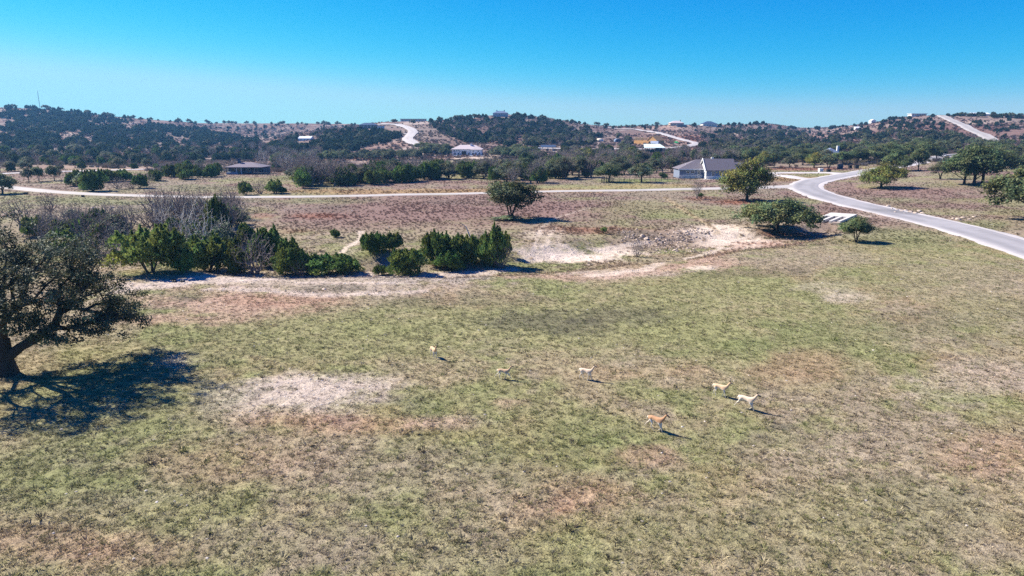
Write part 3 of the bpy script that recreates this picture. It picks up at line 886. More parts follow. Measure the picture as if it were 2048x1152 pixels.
def make_sparse_leaves(seed, Hh, Rr, n, size, mat, zlo=.3):
    R = np.random.default_rng(seed)
    d = R.normal(0, 1, (n, 3)); d /= np.linalg.norm(d, axis=1)[:, None]; d *= (R.random(n) ** .4)[:, None]
    C = np.stack([d[:, 0] * Rr, d[:, 1] * Rr, Hh * (zlo + (1 - zlo) * (d[:, 2] * .5 + .5))], 1)
    V, F = leaf_cards(C, size, R)
    return mesh_np("crown", V, F, mat, False, fattr=leaf_tint(n, R, R.integers(0, 30, n), 30))

# prototypes: (height, radius, {part: mesh})
PR = {}
def proto(kind, Hh, Rr, parts):
    PR.setdefault(kind, []).append((Hh, Rr, parts))

for s in range(5):
    t, c = make_oak(100 + s, 7.5, 5.2, 13000, .22, 110, 1 + (s % 3 == 1) * 2, m_leaf_oak, clr=.80, lobes=6 + s % 3)
    proto('oak', 7.5, 5.2, {'trunk': t, 'crown': c})
for s in range(3):
    t, c = make_oak(140 + s, 7.5, 5.0, 14000, .21, 120, 1, m_leaf_oak2, clr=.85, lobes=7 + s % 2, zlow=.20)
    proto('yellow_oak', 7.5, 5.0, {'trunk': t, 'crown': c})
t, c = make_oak(155, 5.6, 6.2, 15000, .22, 150, 1, m_leaf_oak, clr=.75, lobes=8, zlow=.24)
proto('low_oak', 5.6, 6.2, {'trunk': t, 'crown': c})
for s in range(3):
    t, c = make_oak(160 + s, 7.0, 5.0, 6500, .22, 100, 1 + s % 2, m_leaf_grey, lobes=6)
    proto('grey_oak', 7.0, 5.0, {'trunk': t, 'crown': c})
for s in range(4):
    t, c = make_juniper(200 + s, 5.0, 3.0, 11000, .27, conic=(.1, .3, .2, .4)[s], nl=38)
    proto('juniper', 5.0, 3.0, {'trunk': t, 'crown': c})
for s in range(4):
    t, c = make_juniper(230 + s, 5.0, 2.9, 3200, .46, m_leaf_far, conic=.3 + .12 * s, nl=18)
    proto('far_juniper', 5.0, 2.9, {'trunk': t, 'crown': c})
for s in range(3):
    t, c = make_oak(250 + s, 6.5, 4.6, 3200, .36, 60, 1, m_leaf_grey, lobes=5)
    proto('far_oak', 6.5, 4.6, {'trunk': t, 'crown': c})
for s in range(4):
    proto('bare', 7.0, 3.4, {'branches': make_bare(300 + s, 7.0, 3.4, 420, [m_bark_gray, m_bark_brown][s % 2], .020, 1 + s % 3)})
for s in range(3):
    proto('sycamore', 10.0, 4.0, {'branches': make_bare(330 + s, 10.0, 4.0, 200, m_bark_white, .017, 1 + s % 2, .22, .22, .55)})
for s in range(3):
    proto('brush', 3.0, 2.4, {'branches': make_bare(350 + s, 3.0, 2.4, 420, [m_bark_gray, m_bark_brown, m_bark_gray][s], .012, 5, .04, .08, .3, .2)})
for s in range(2):
    t, c = make_oak(370 + s, 3.2, 2.2, 3000, .16, 45, 3, m_leaf_pale, clr=.4)
    proto('pale_shrub', 3.2, 2.2, {'trunk': t, 'crown': c})
for s in range(2):
    t, c = make_oak(380 + s, 3.0, 1.8, 2200, .15, 40, 3, m_leaf_lime, clr=.4)
    proto('lime_shrub', 3.0, 1.8, {'trunk': t, 'crown': c})
t, c = make_oak(390, 5.0, 3.0, 3500, .2, 50, 2, m_leaf_rust, clr=.5)
proto('rusty_tree', 5.0, 3.0, {'trunk': t, 'crown': c})

NAMES = {'low_oak': ('live_oak', 'oak tree'), 'oak': ('live_oak', 'oak tree'), 'yellow_oak': ('live_oak', 'oak tree'), 'grey_oak': ('live_oak', 'oak tree'), 'far_oak': ('live_oak', 'oak tree'),
         'juniper': ('juniper', 'juniper'), 'far_juniper': ('juniper', 'juniper'), 'bare': ('bare_tree', 'bare tree'), 'sycamore': ('sycamore', 'bare tree'),
         'brush': ('leafless_shrub', 'shrub'), 'pale_shrub': ('leafy_shrub', 'shrub'), 'lime_shrub': ('leafy_shrub', 'shrub'), 'rusty_tree': ('autumn_tree', 'tree')}

def plant(kind, X, Y, Z, Hm, Rm, label, group=None, var=None, rz=None, simple=False, sink=.05):
    Hp, Rp, parts = PR[kind][rng.integers(len(PR[kind])) if var is None else var % len(PR[kind])]
    nm, cat = NAMES[kind]
    rz = rng.uniform(0, 6.28) if rz is None else rz
    e = empty(nm, (X, Y, Z - sink), rz, (Rm / Rp, Rm / Rp, Hm / Hp))
    for k, me in parts.items():
        ob(k, me, e)
    tag(e, label, cat, group)
    return e

def plant_px(kind, u, v, wpx, vtop, label, group=None, var=None, rz=None, du=0.0, Yadd=0.0):
    """stand a tree with its foot at survey point (u,v), given crown width and top row"""
    X, Y, Z = hit1(u, v)
    if Yadd:
        X *= (Y + Yadd) / Y; Y += Yadd; Z = float(terrain(X, Y))
    d = depth_of(X, Y, Z)
    Hm = H_CAM + Y * float(pxdir(u, vtop)[1]) - Z
    return plant(kind, X, Y, Z, max(Hm, .5), wpx * d / FPX / 2, label, group, var, rz)

# ------------------------------------------------------------------ scattering of countless small plants
def scatter(name, pts, sc, rz, protos, vi, col=None, label=None, tilt=None):
    """ONE object: a cloud of points, each carrying a small plant"""
    n = len(pts)
    me = bpy.data.meshes.new(name)
    me.vertices.add(n); me.vertices.foreach_set("co", np.asarray(pts, np.float32).ravel())
    a = me.attributes.new("sc", 'FLOAT_VECTOR', 'POINT')
    sc = np.asarray(sc, np.float32)
    if sc.ndim == 1: sc = np.repeat(sc[:, None], 3, 1)
    a.data.foreach_set("vector", sc.ravel())
    a = me.attributes.new("rot", 'FLOAT_VECTOR', 'POINT')
    rv = np.zeros((n, 3), np.float32); rv[:, 2] = rz
    if tilt is not None: rv[:, 0] = tilt[:, 0]; rv[:, 1] = tilt[:, 1]
    a.data.foreach_set("vector", rv.ravel())
    a = me.attributes.new("vi", 'INT', 'POINT'); a.data.foreach_set("value", np.asarray(vi, np.int32))
    if col is not None:
        a = me.attributes.new("col", 'FLOAT_COLOR', 'POINT')
        c = np.ones((n, 4), np.float32); c[:, :3] = col
        a.data.foreach_set("color", c.ravel())
    o = ob(name, me)
    ng = bpy.data.node_groups.new(name, 'GeometryNodeTree')
    ng.interface.new_socket("Geometry", in_out='INPUT', socket_type='NodeSocketGeometry')
    ng.interface.new_socket("Geometry", in_out='OUTPUT', socket_type='NodeSocketGeometry')
    gi = ng.nodes.new("NodeGroupInput"); go = ng.nodes.new("NodeGroupOutput")
    jn = ng.nodes.new("GeometryNodeJoinGeometry")
    def attr(nm, dt):
        q = ng.nodes.new("GeometryNodeInputNamedAttribute"); q.data_type = dt; q.inputs["Name"].default_value = nm
        return q.outputs["Attribute"]
    asc, arot, avi = attr("sc", 'FLOAT_VECTOR'), attr("rot", 'FLOAT_VECTOR'), attr("vi", 'INT')
    for k, p in enumerate(protos):
        po = bpy.data.objects.new(name + "_source", p)          # never linked to the scene: only its mesh is used
        oi = ng.nodes.new("GeometryNodeObjectInfo"); oi.inputs["Object"].default_value = po
        oi.inputs["As Instance"].default_value = True
        cmp = ng.nodes.new("FunctionNodeCompare"); cmp.data_type = 'INT'; cmp.operation = 'EQUAL'
        ints = [s for s in cmp.inputs if s.type == 'INT']
        ng.links.new(avi, ints[0]); ints[1].default_value = k
        ip = ng.nodes.new("GeometryNodeInstanceOnPoints")
        ng.links.new(gi.outputs[0], ip.inputs["Points"]); ng.links.new(oi.outputs["Geometry"], ip.inputs["Instance"])
        ng.links.new(cmp.outputs[0], ip.inputs["Selection"])
        ng.links.new(arot, ip.inputs["Rotation"]); ng.links.new(asc, ip.inputs["Scale"])
        ng.links.new(ip.outputs[0], jn.inputs[0])
    ng.links.new(jn.outputs[0], go.inputs[0])
    md = o.modifiers.new("scatter", 'NODES'); md.node_group = ng
    tag(o, label, kind="stuff")
    return o

def tuft_mesh(seed, blades, h, w, spread, lean=.6):
    R = np.random.default_rng(seed)
    V, F, C = [], [], []
    for k in range(blades):
        a = R.uniform(0, 6.28); r = spread * R.random() ** .6
        b = np.array([math.cos(a) * r, math.sin(a) * r, -.01])
        out_ = np.array([math.cos(a + R.normal(0, .6)), math.sin(a + R.normal(0, .6)), 0])
        hh = h * R.uniform(.45, 1.0)
        tip = b + out_ * hh * lean * R.uniform(.3, 1.2) + np.array([0, 0, hh])
        sd = np.array([-out_[1], out_[0], 0]) * w * R.uniform(.6, 1.3)
        i = len(V); V += [b - sd, b + sd, tip]; F.append((i, i + 1, i + 2)); C.append(R.uniform(.6, 1.35))
    me = mesh_np("tuft", np.array(V), np.array(F), m_tuft)
    a = me.attributes.new("tint", 'FLOAT_COLOR', 'FACE')
    c = np.ones((len(F), 4), np.float32); c[:, :3] = np.array(C)[:, None]
    a.data.foreach_set("color", c.ravel())
    return me
m_tuft = inst_mat("grass_blades", .9, .25)
TUFT = [tuft_mesh(s, 18, .06, .014, .11, 1.6) for s in (1, 2, 3)] + [tuft_mesh(s, 20, .11, .013, .08, 1.1) for s in (4, 5)]
CLUMP = [tuft_mesh(s, 34, .45, .035, .28, .8) for s in (11, 12, 13)]
SCRUB = [tuft_mesh(s, 60, .9, .07, .55, .5) for s in (21, 22)]

_roads = [(mp, 5.4), (sp, 4.2), (h2, 6), (h3, 5), (hr, 6), (dr, 4), (dr2, 3.5), (dr3, 2.5)]
def off_road(X, Y):
    k = np.ones(X.shape, bool)
    for path, w in _roads:
        pp = path[::4]
        for i in range(len(pp)):
            pass
        d, _ = poly_dist(X, Y, [tuple(q) for q in path[::max(1, len(path) // 40)]])
        k &= d > w
    return k

# near pasture
NT = 230000
Yg = rng.uniform(21, 118, NT); Xg = rng.uniform(-.86, .86, NT) * (Yg + 3)
ok = off_road(Xg, Yg); Xg, Yg = Xg[ok], Yg[ok]
cg = groundcol(Xg, Yg)
lum = cg.mean(1)
bare = smooth(.24, .40, lum) * .93
clumpy = smooth(.35, .60, fbm(Xg * 2.6, Yg * 2.6, 301, 2))
ok = rng.random(len(Xg)) > np.maximum(bare, (1 - clumpy) * .55)
Xg, Yg, cg = Xg[ok], Yg[ok], cg[ok]
n = len(Xg)
pick = rng.random(n)
tone = rng.uniform(.92, 1.45, n)
cc = cg * tone[:, None]
green = (pick < .25) & (fbm(Xg * .2, Yg * .2, 47, 3) > .36)
cc[green] = (cg[green] * .35 + np.array([.115, .135, .045]) * .65) * tone[green, None]
dark = (pick > .98); cc[dark] = np.array([.085, .068, .050]) * tone[dark, None]
straw = (pick > .62) & (pick < .82); cc[straw] = (cg[straw] * .5 + np.array([.33, .275, .20]) * .5) * tone[straw, None]
scg = rng.uniform(.6, 1.5, n) * (1 + .25 * dark) * np.where(rng.random(n) < .02, 1.9, 1.0)
scatter("grass", np.stack([Xg, Yg, terrain(Xg, Yg)], 1), scg, rng.uniform(0, 6.28, n), TUFT, rng.integers(0, 5, n), cc, "short dry grass tufts covering the near pasture")

# meadow beyond the creek
NM = 110000
Ym = rng.uniform(85, 340, NM); Xm = rng.uniform(-.86, .86, NM) * Ym
ok = off_road(Xm, Ym); Xm, Ym = Xm[ok], Ym[ok]
cm_ = groundcol(Xm, Ym)
dcr, _ = poly_dist(Xm, Ym, CREEK)
ok = (rng.random(len(Xm)) > smooth(.25, .40, cm_.mean(1)) * .97) & ((Ym > 112) | (dcr < 11)) & (rng.random(len(Xm)) < .35 + .65 * smooth(.4, .6, fbm(Xm * .12, Ym * .12, 311, 3)))
Xm, Ym, cm_ = Xm[ok], Ym[ok], cm_[ok]
n = len(Xm)
red = smooth(.03, .10, cm_[:, 0] - cm_[:, 1])
cc = cm_ * rng.uniform(.72, 1.18, n)[:, None]
scatter("meadow_grass", np.stack([Xm, Ym, terrain(Xm, Ym)], 1), rng.uniform(.3, .85, n) * (.8 + .4 * red), rng.uniform(0, 6.28, n), CLUMP, rng.integers(0, 3, n), cc, "reddish dry bunch grass on the meadow beyond the creek")

# scrub on the slopes
NH = 46000
Yh = np.exp(rng.uniform(math.log(330), math.log(1250), NH)); Xh = rng.uniform(-.85, .85, NH) * Yh
ok = off_road(Xh, Yh); Xh, Yh = Xh[ok], Yh[ok]
chh = groundcol(Xh, Yh)
ok = (rng.random(len(Xh)) > smooth(.24, .36, chh.mean(1))) & (fbm(Xh * .02, Yh * .02, 321, 4) > .42)
Xh, Yh, chh = Xh[ok], Yh[ok], chh[ok]; n = len(Xh)
cc = chh * rng.uniform(.45, 1.0, n)[:, None]
gr = rng.random(n) < .35; cc[gr] = np.array([.17, .15, .15]) * rng.uniform(.6, 1.2, gr.sum())[:, None]
scatter("hill_scrub", np.stack([Xh, Yh, terrain(Xh, Yh)], 1), rng.uniform(.6, 2.3, n), rng.uniform(0, 6.28, n), SCRUB, rng.integers(0, 2, n), cc, "low dry scrub dotted over the far slopes")

# ------------------------------------------------------------------ the big live oak at the left of the pasture
def hero_oak():
    X, Y, Z = hit1(15, 748)
    R = np.random.default_rng(5)
    ex = []
    # low limbs sweeping out and drooping towards the field on the right hand side
    for (az, r, z, k) in ((45, 9.8, 3.6, 15), (34, 9.6, 4.4, 16), (24, 9.0, 4.0, 14), (56, 9.4, 4.6, 14), (14, 7.8, 3.4, 12), (4, 7.2, 4.0, 12), (66, 8.4, 5.4, 12), (40, 8.0, 6.4, 14), (-12, 6.6, 3.8, 10), (20, 7.0, 7.4, 12), (-35, 6.4, 4.6, 10), (30, 5.5, 5.5, 14), (50, 6.0, 7.5, 14), (10, 5.5, 6.0, 12), (-20, 5.2, 5.0, 12), (40, 6.5, 9.0, 12), (8, 6.4, 9.4, 12), (75, 7.5, 8.0, 10), (-60, 5.5, 6.0, 10)):
        a = math.radians(az)
        r *= .85; c = np.array([math.cos(a) * r, math.sin(a) * r, z])
        ex.append(c + R.normal(0, 1, (k, 3)) * np.array([1.0, 1.0, .55]))
    ex = np.concatenate(ex)
    t, c = make_oak(17, 13.2, 7.9, 60000, .105, 300, 1, m_leaf_grey_hero, fork=.22, clr=.44, lobes=8, tipr=.024, extra=ex, rexp=2.0)
    e = empty("live_oak", (X, Y, Z - .1))
    ob("trunk", t, e); ob("crown", c, e)
    tag(e, "largest live oak, dark trunk at the left edge throwing a broad shadow", "oak tree")
m_leaf_grey_hero = leaf_mat("big_oak_leaves", (.105, .115, .058), .22, .6, .02, .2)
hero_oak()

# ------------------------------------------------------------------ single trees and shrubs, each where it stands
def T(*a, **k):
    return plant_px(*a, **k)
T('oak', 1022, 438, 118, 355, "solitary multi-stemmed live oak in the middle of the reddish meadow", var=1, rz=.6)
T('yellow_oak', 1493, 402, 104, 317, "yellow-green live oak in front of the side road near the grey house", var=0, rz=1.0)
T('low_oak', 1553, 462, 156, 392, "wide low dark green live oak beside the concrete culvert", var=0, rz=2.0)
T('oak', 1712, 484, 70, 431, "small round oak on the grass between culvert and asphalt road", var=4, rz=.3)
T('yellow_oak', 1762, 376, 84, 322, "small yellow-tinged oak on the inside of the road bend", var=1, rz=4.0)
T('oak', 1928, 369, 90, 296, "left one of three oaks sharing a crown across the road", var=2)
T('oak', 1948, 370, 110, 286, "middle one of three oaks sharing a crown across the road", var=3)
T('oak', 1964, 368, 110, 292, "right one of three oaks sharing a crown across the road", var=0)
T('oak', 2056, 440, 185, 322, "large dense green oak cut by the right edge above the road", var=3, rz=2.5)
T('grey_oak', 1880, 358, 50, 318, "thin grey-green oak left of the three shared-crown oaks", var=1)
T('oak', 1218, 364, 64, 324, "round-crowned oak at the left end of the yard fence", var=2)
T('grey_oak', 1283, 365, 68, 323, "greyish spreading oak standing in the fenced yard", var=0)
T('grey_oak', 1452, 356, 50, 321, "greyish oak right in front of the grey house", var=2)
T('oak', 1323, 358, 14, 343, "small dark bush in the yard left of the grey house", var=1)
T('juniper', 1330, 358, 12, 345, "low dark juniper against the left wall of the grey house")
T('bare', 1394, 398, 26, 358, "thin crooked bare tree alone in front of the side road", var=2)
T('lime_shrub', 1401, 398, 14, 384, "green bush at the foot of the crooked bare tree")
T('oak', 5, 388, 62, 343, "dark oak cut by the left edge beside the end of the side road", var=3)
for i, (u, v, w, t) in enumerate(((58, 365, 28, 332), (78, 363, 26, 330), (109, 361, 30, 327))):
    T(['grey_oak', 'oak', 'oak'][i], u, v, w, t, ["left, greyest", "middle", "right, darkest"][i] + " one of three small oaks above the side road at far left", "three small oaks above the side road", var=i)
for i, (k, u, v, w, t) in enumerate((('oak', 1790, 342, 48, 296), ('oak', 1812, 343, 24, 312), ('oak', 1836, 341, 42, 294), ('yellow_oak', 1795, 342, 34, 306))):
    T(k, u, v, w, t, ["round oak behind the road bend, left of the slim one", "slim small oak between two round oaks behind the road bend", "leaning oak behind the road bend nearest the white pickup", "yellowish oak in front of the round oaks behind the road bend"][i])
for i, (k, u, v, w, t) in enumerate((('yellow_oak', 1628, 335, 40, 304), ('grey_oak', 1657, 338, 40, 308), ('oak', 1548, 334, 32, 302), ('grey_oak', 1578, 336, 34, 310), ('oak', 1605, 330, 44, 296), ('oak', 1685, 330, 40, 300), ('oak', 1715, 328, 46, 294), ('oak', 1750, 326, 50, 290), ('oak', 1775, 322, 48, 284), ('oak', 1850, 322, 44, 280), ('oak', 1872, 320, 38, 290), ('yellow_oak', 1525, 335, 36, 302), ('oak', 1500, 330, 40, 296), ('grey_oak', 1650, 326, 44, 296), ('oak', 1810, 318, 50, 282))):
    T(k, u, v, w, t, f"{['first','second','third','fourth','fifth','sixth','seventh','eighth','ninth','tenth','eleventh','twelfth','thirteenth','fourteenth','fifteenth'][i]} planted oak of the belt behind the driveway loop" if False else ["bright yellow-green oak behind the driveway loop", "grey twisted oak right of the bright yellow-green one", "dark oak behind the drive near the grey house", "grey oak behind the drive, between two dark oaks", "tall dark oak directly behind the driveway loop", "dark oak just right of the blue-roofed house", "dark oak second right of the blue-roofed house", "broad oak third right of the blue-roofed house", "tall broad oak left of the white pickup's road", "tall dark oak above the white pickup's road", "rounded oak just behind the white pickup", "yellowish oak just right of the grey house roof", "dark oak rising behind the grey house's right wing", "pale grey oak left of the blue-roofed house", "tall oak in front of the right hill's foot"][i], "oaks in the belt behind the road bend")

# junipers and brush along the creek
GJ = "junipers along the creek"
for (k, u, v, w, t, lab) in (
    ('juniper', 302, 546, 120, 443, "largest juniper of the creek bank, next to the black tubs"),
    ('juniper', 415, 545, 96, 462, "broad juniper second from left on the near creek bank"),
    ('juniper', 532, 532, 76, 444, "tall leaning juniper behind the grey brush"),
    ('juniper', 588, 548, 68, 468, "juniper right of the bright green bush"),
    ('juniper', 660, 548, 84, 505, "low spreading juniper on the creek edge"),
    ('juniper', 700, 548, 46, 510, "small low juniper at the right of the spreading one"),
    ('juniper', 748, 508, 54, 459, "round juniper on the far creek slope by the game trail"),
    ('juniper', 788, 500, 36, 461, "smaller round juniper on the far creek slope"),
    ('juniper', 814, 549, 82, 489, "bushy juniper in front of the two round ones"),
    ('juniper', 765, 549, 30, 527, "tiny juniper at the left foot of the bushy one"),
    ('juniper', 896, 540, 62, 494, "front juniper of the tight clump left of the sand"),
    ('juniper', 886, 528, 70, 454, "left juniper of the tight clump left of the sand"),
    ('juniper', 935, 526, 62, 460, "middle juniper of the tight clump left of the sand"),
    ('juniper', 988, 534, 66, 443, "tallest pointed juniper of the clump left of the sand"),
    ('juniper', 438, 470, 44, 384, "dark juniper column behind the white sycamores"),
    ('juniper', 452, 455, 50, 402, "rounded juniper right of the white sycamores"),
    ('juniper', 425, 486, 50, 430, "juniper below the dark column"),
    ('juniper', 484, 437, 30, 424, "low flat juniper alone on the meadow edge"),
    ('juniper', 670, 475, 20, 456, "small bush on the slope left of the game trail"),
    ('juniper', 68, 470, 46, 428, "dark juniper above the big oak's crown"),
    ('juniper', 130, 480, 60, 436, "juniper between two tall bare trees at left"),
    ('juniper', 205, 480, 50, 440, "olive juniper in the brush left of the largest juniper"),
    ('juniper', 465, 520, 46, 470, "dark juniper half hidden behind the pale shrub"),
    ('juniper', 372, 546, 44, 492, "small juniper squeezed in right of the largest juniper"),
    ('juniper', 470, 548, 50, 488, "olive juniper at the left foot of the grey brush"),
    ('juniper', 625, 549, 36, 500, "low juniper left of the spreading one"),
    ('juniper', 350, 470, 40, 430, "juniper under the bare grey trees"),
):
    T(k, u, v, w * 1.2, t, lab, GJ)
GB = "leafless trees and brush along the creek"
for (k, u, v, w, t, lab) in (
    ('brush', 512, 548, 96, 462, "large grey leafless brush between two junipers on the creek bank"),
    ('brush', 602, 552, 44, 510, "small bleached brush at the foot of the juniper"),
    ('brush', 1002, 536, 62, 478, "grey brush at the right end of the juniper clump"),
    ('brush', 1275, 514, 32, 476, "lone grey brush beside the rubble in the creek"),
    ('brush', 240, 505, 90, 440, "brownish brush left of the largest juniper"),
    ('brush', 190, 520, 110, 462, "tangled grey brush above the big oak"),
    ('brush', 150, 470, 90, 425, "grey-green brush in the hollow at far left"),
    ('brush', 300, 455, 90, 405, "dense grey brush below the side road"),
    ('brush', 380, 500, 110, 425, "dense purple-grey brush behind the white sycamores"),
    ('brush', 480, 440, 50, 392, "grey brush right of the dark juniper column"),
    ('brush', 345, 490, 80, 445, "grey brush right behind the largest juniper"),
    ('brush', 960, 500, 40, 455, "dead brush inside the juniper clump"),
    ('sycamore', 402, 512, 84, 386, "tallest white-barked sycamore in the creek"),
    ('sycamore', 372, 505, 70, 405, "white-barked sycamore left of the tallest one"),
    ('sycamore', 445, 500, 60, 420, "leaning white sycamore right of the tallest one"),
    ('sycamore', 330, 470, 60, 385, "slender white sycamore near the side road"),
    ('bare', 168, 505, 62, 394, "tall grey bare tree above the big oak"),
    ('bare', 40, 460, 70, 392, "grey bare tree above the big oak at far left"),
    ('bare', 262, 470, 50, 400, "bare tree between largest juniper and side road"),
    ('bare', 312, 450, 70, 372, "tall grey bare tree just below the side road"),
    ('bare', 365, 450, 70, 366, "tall grey bare tree crossing the line of the side road"),
    ('bare', 410, 445, 60, 372, "wispy bare tree over the side road, right of the tall pair"),
    ('bare', 470, 425, 40, 380, "grey bare tree right of the dark juniper column, by the road"),
    ('bare', 105, 470, 50, 420, "low bare tree above the big oak crown"),
    ('pale_shrub', 448, 500, 64, 446, "pale green rounded shrub among the creek junipers"),
    ('lime_shrub', 560, 548, 36, 508, "bright green bush under the grey brush"),
    ('lime_shrub', 475, 535, 26, 495, "yellow-green sapling between broad juniper and grey brush"),
    ('lime_shrub', 385, 520, 30, 478, "fresh green shrub right of the largest juniper"),
    ('lime_shrub', 1208, 468, 16, 452, "small bright green bush on the rusty bank"),
    ('lime_shrub', 955, 500, 22, 480, "light green growth in the juniper clump"),
    ('lime_shrub', 1016, 512, 18, 478, "light green tips at the right of the juniper clump"),
    ('pale_shrub', 1020, 440, 70, 431, "grey-green undergrowth round the solitary meadow oak"),
    ('pale_shrub', 230, 470, 70, 430, "grey-green shrub in the brush at left"),
    ('pale_shrub', 120, 510, 70, 465, "grey-green shrub behind the big oak"),
):
    T(k, u, v, w, t, lab, GB)

# three by the side road below the porch house, and the clump of trees at left
for (k, u, v, w, t, lab) in (
    ('juniper', 492, 390, 34, 360, "dark juniper at the roadside below the porch house"),
    ('brush', 520, 388, 40, 358, "grey brush between two roadside junipers below the porch house"),
    ('juniper', 551, 387, 42, 356, "broad dark juniper right of the roadside brush"),
    ('juniper', 566, 386, 18, 370, "small juniper at the right end of the roadside trio"),
    ('juniper', 186, 382, 62, 332, "big dark juniper nearest the side road at left"),
    ('pale_shrub', 168, 378, 40, 345, "grey-green shrub at the left of the big dark juniper"),
    ('brush', 236, 378, 44, 352, "purple-grey brush right of the big dark juniper"),
    ('brush', 262, 377, 40, 358, "second purple-grey brush right of the big dark juniper"),
    ('juniper', 280, 376, 36, 345, "juniper left of the rounded grey brush"),
    ('brush', 292, 372, 40, 340, "rounded grey brush at the right of the clump by the side road"),
    ('juniper', 150, 372, 40, 335, "juniper at the left end of the clump by the side road"),
    ('juniper', 215, 364, 50, 334, "juniper behind the purple-grey brush"),
    ('juniper', 250, 362, 44, 335, "rounded juniper at the back of the clump by the road"),
):
    T(k, u, v, w, t, lab, "clump of trees by the side road")

# ------------------------------------------------------------------ woods and scattered trees on the slopes
ORD = "first second third fourth fifth sixth seventh eighth ninth tenth eleventh twelfth thirteenth fourteenth fifteenth sixteenth seventeenth eighteenth nineteenth".split()
TENS = "twentieth thirtieth fortieth fiftieth sixtieth seventieth eightieth ninetieth".split()
TEN = "twenty thirty forty fifty sixty seventy eighty ninety".split()
def ordinal(i):
    if i < 19: return ORD[i]
    k = i + 1
    if k > 99:
        return "hundredth" if k == 100 else "hundred-and-" + ordinal(k - 101)
    return TENS[k // 10 - 2] if k % 10 == 0 else TEN[k // 10 - 2] + "-" + ORD[k % 10 - 1]

def in_poly(poly, u, v):
    p = np.array(poly, float); ins = np.zeros(len(u), bool); j = len(p) - 1
    for i in range(len(p)):
        c = ((p[i, 1] > v) != (p[j, 1] > v)) & (u < (p[j, 0] - p[i, 0]) * (v - p[i, 1]) / (p[j, 1] - p[i, 1] + 1e-12) + p[i, 0])
        ins ^= c; j = i
    return ins

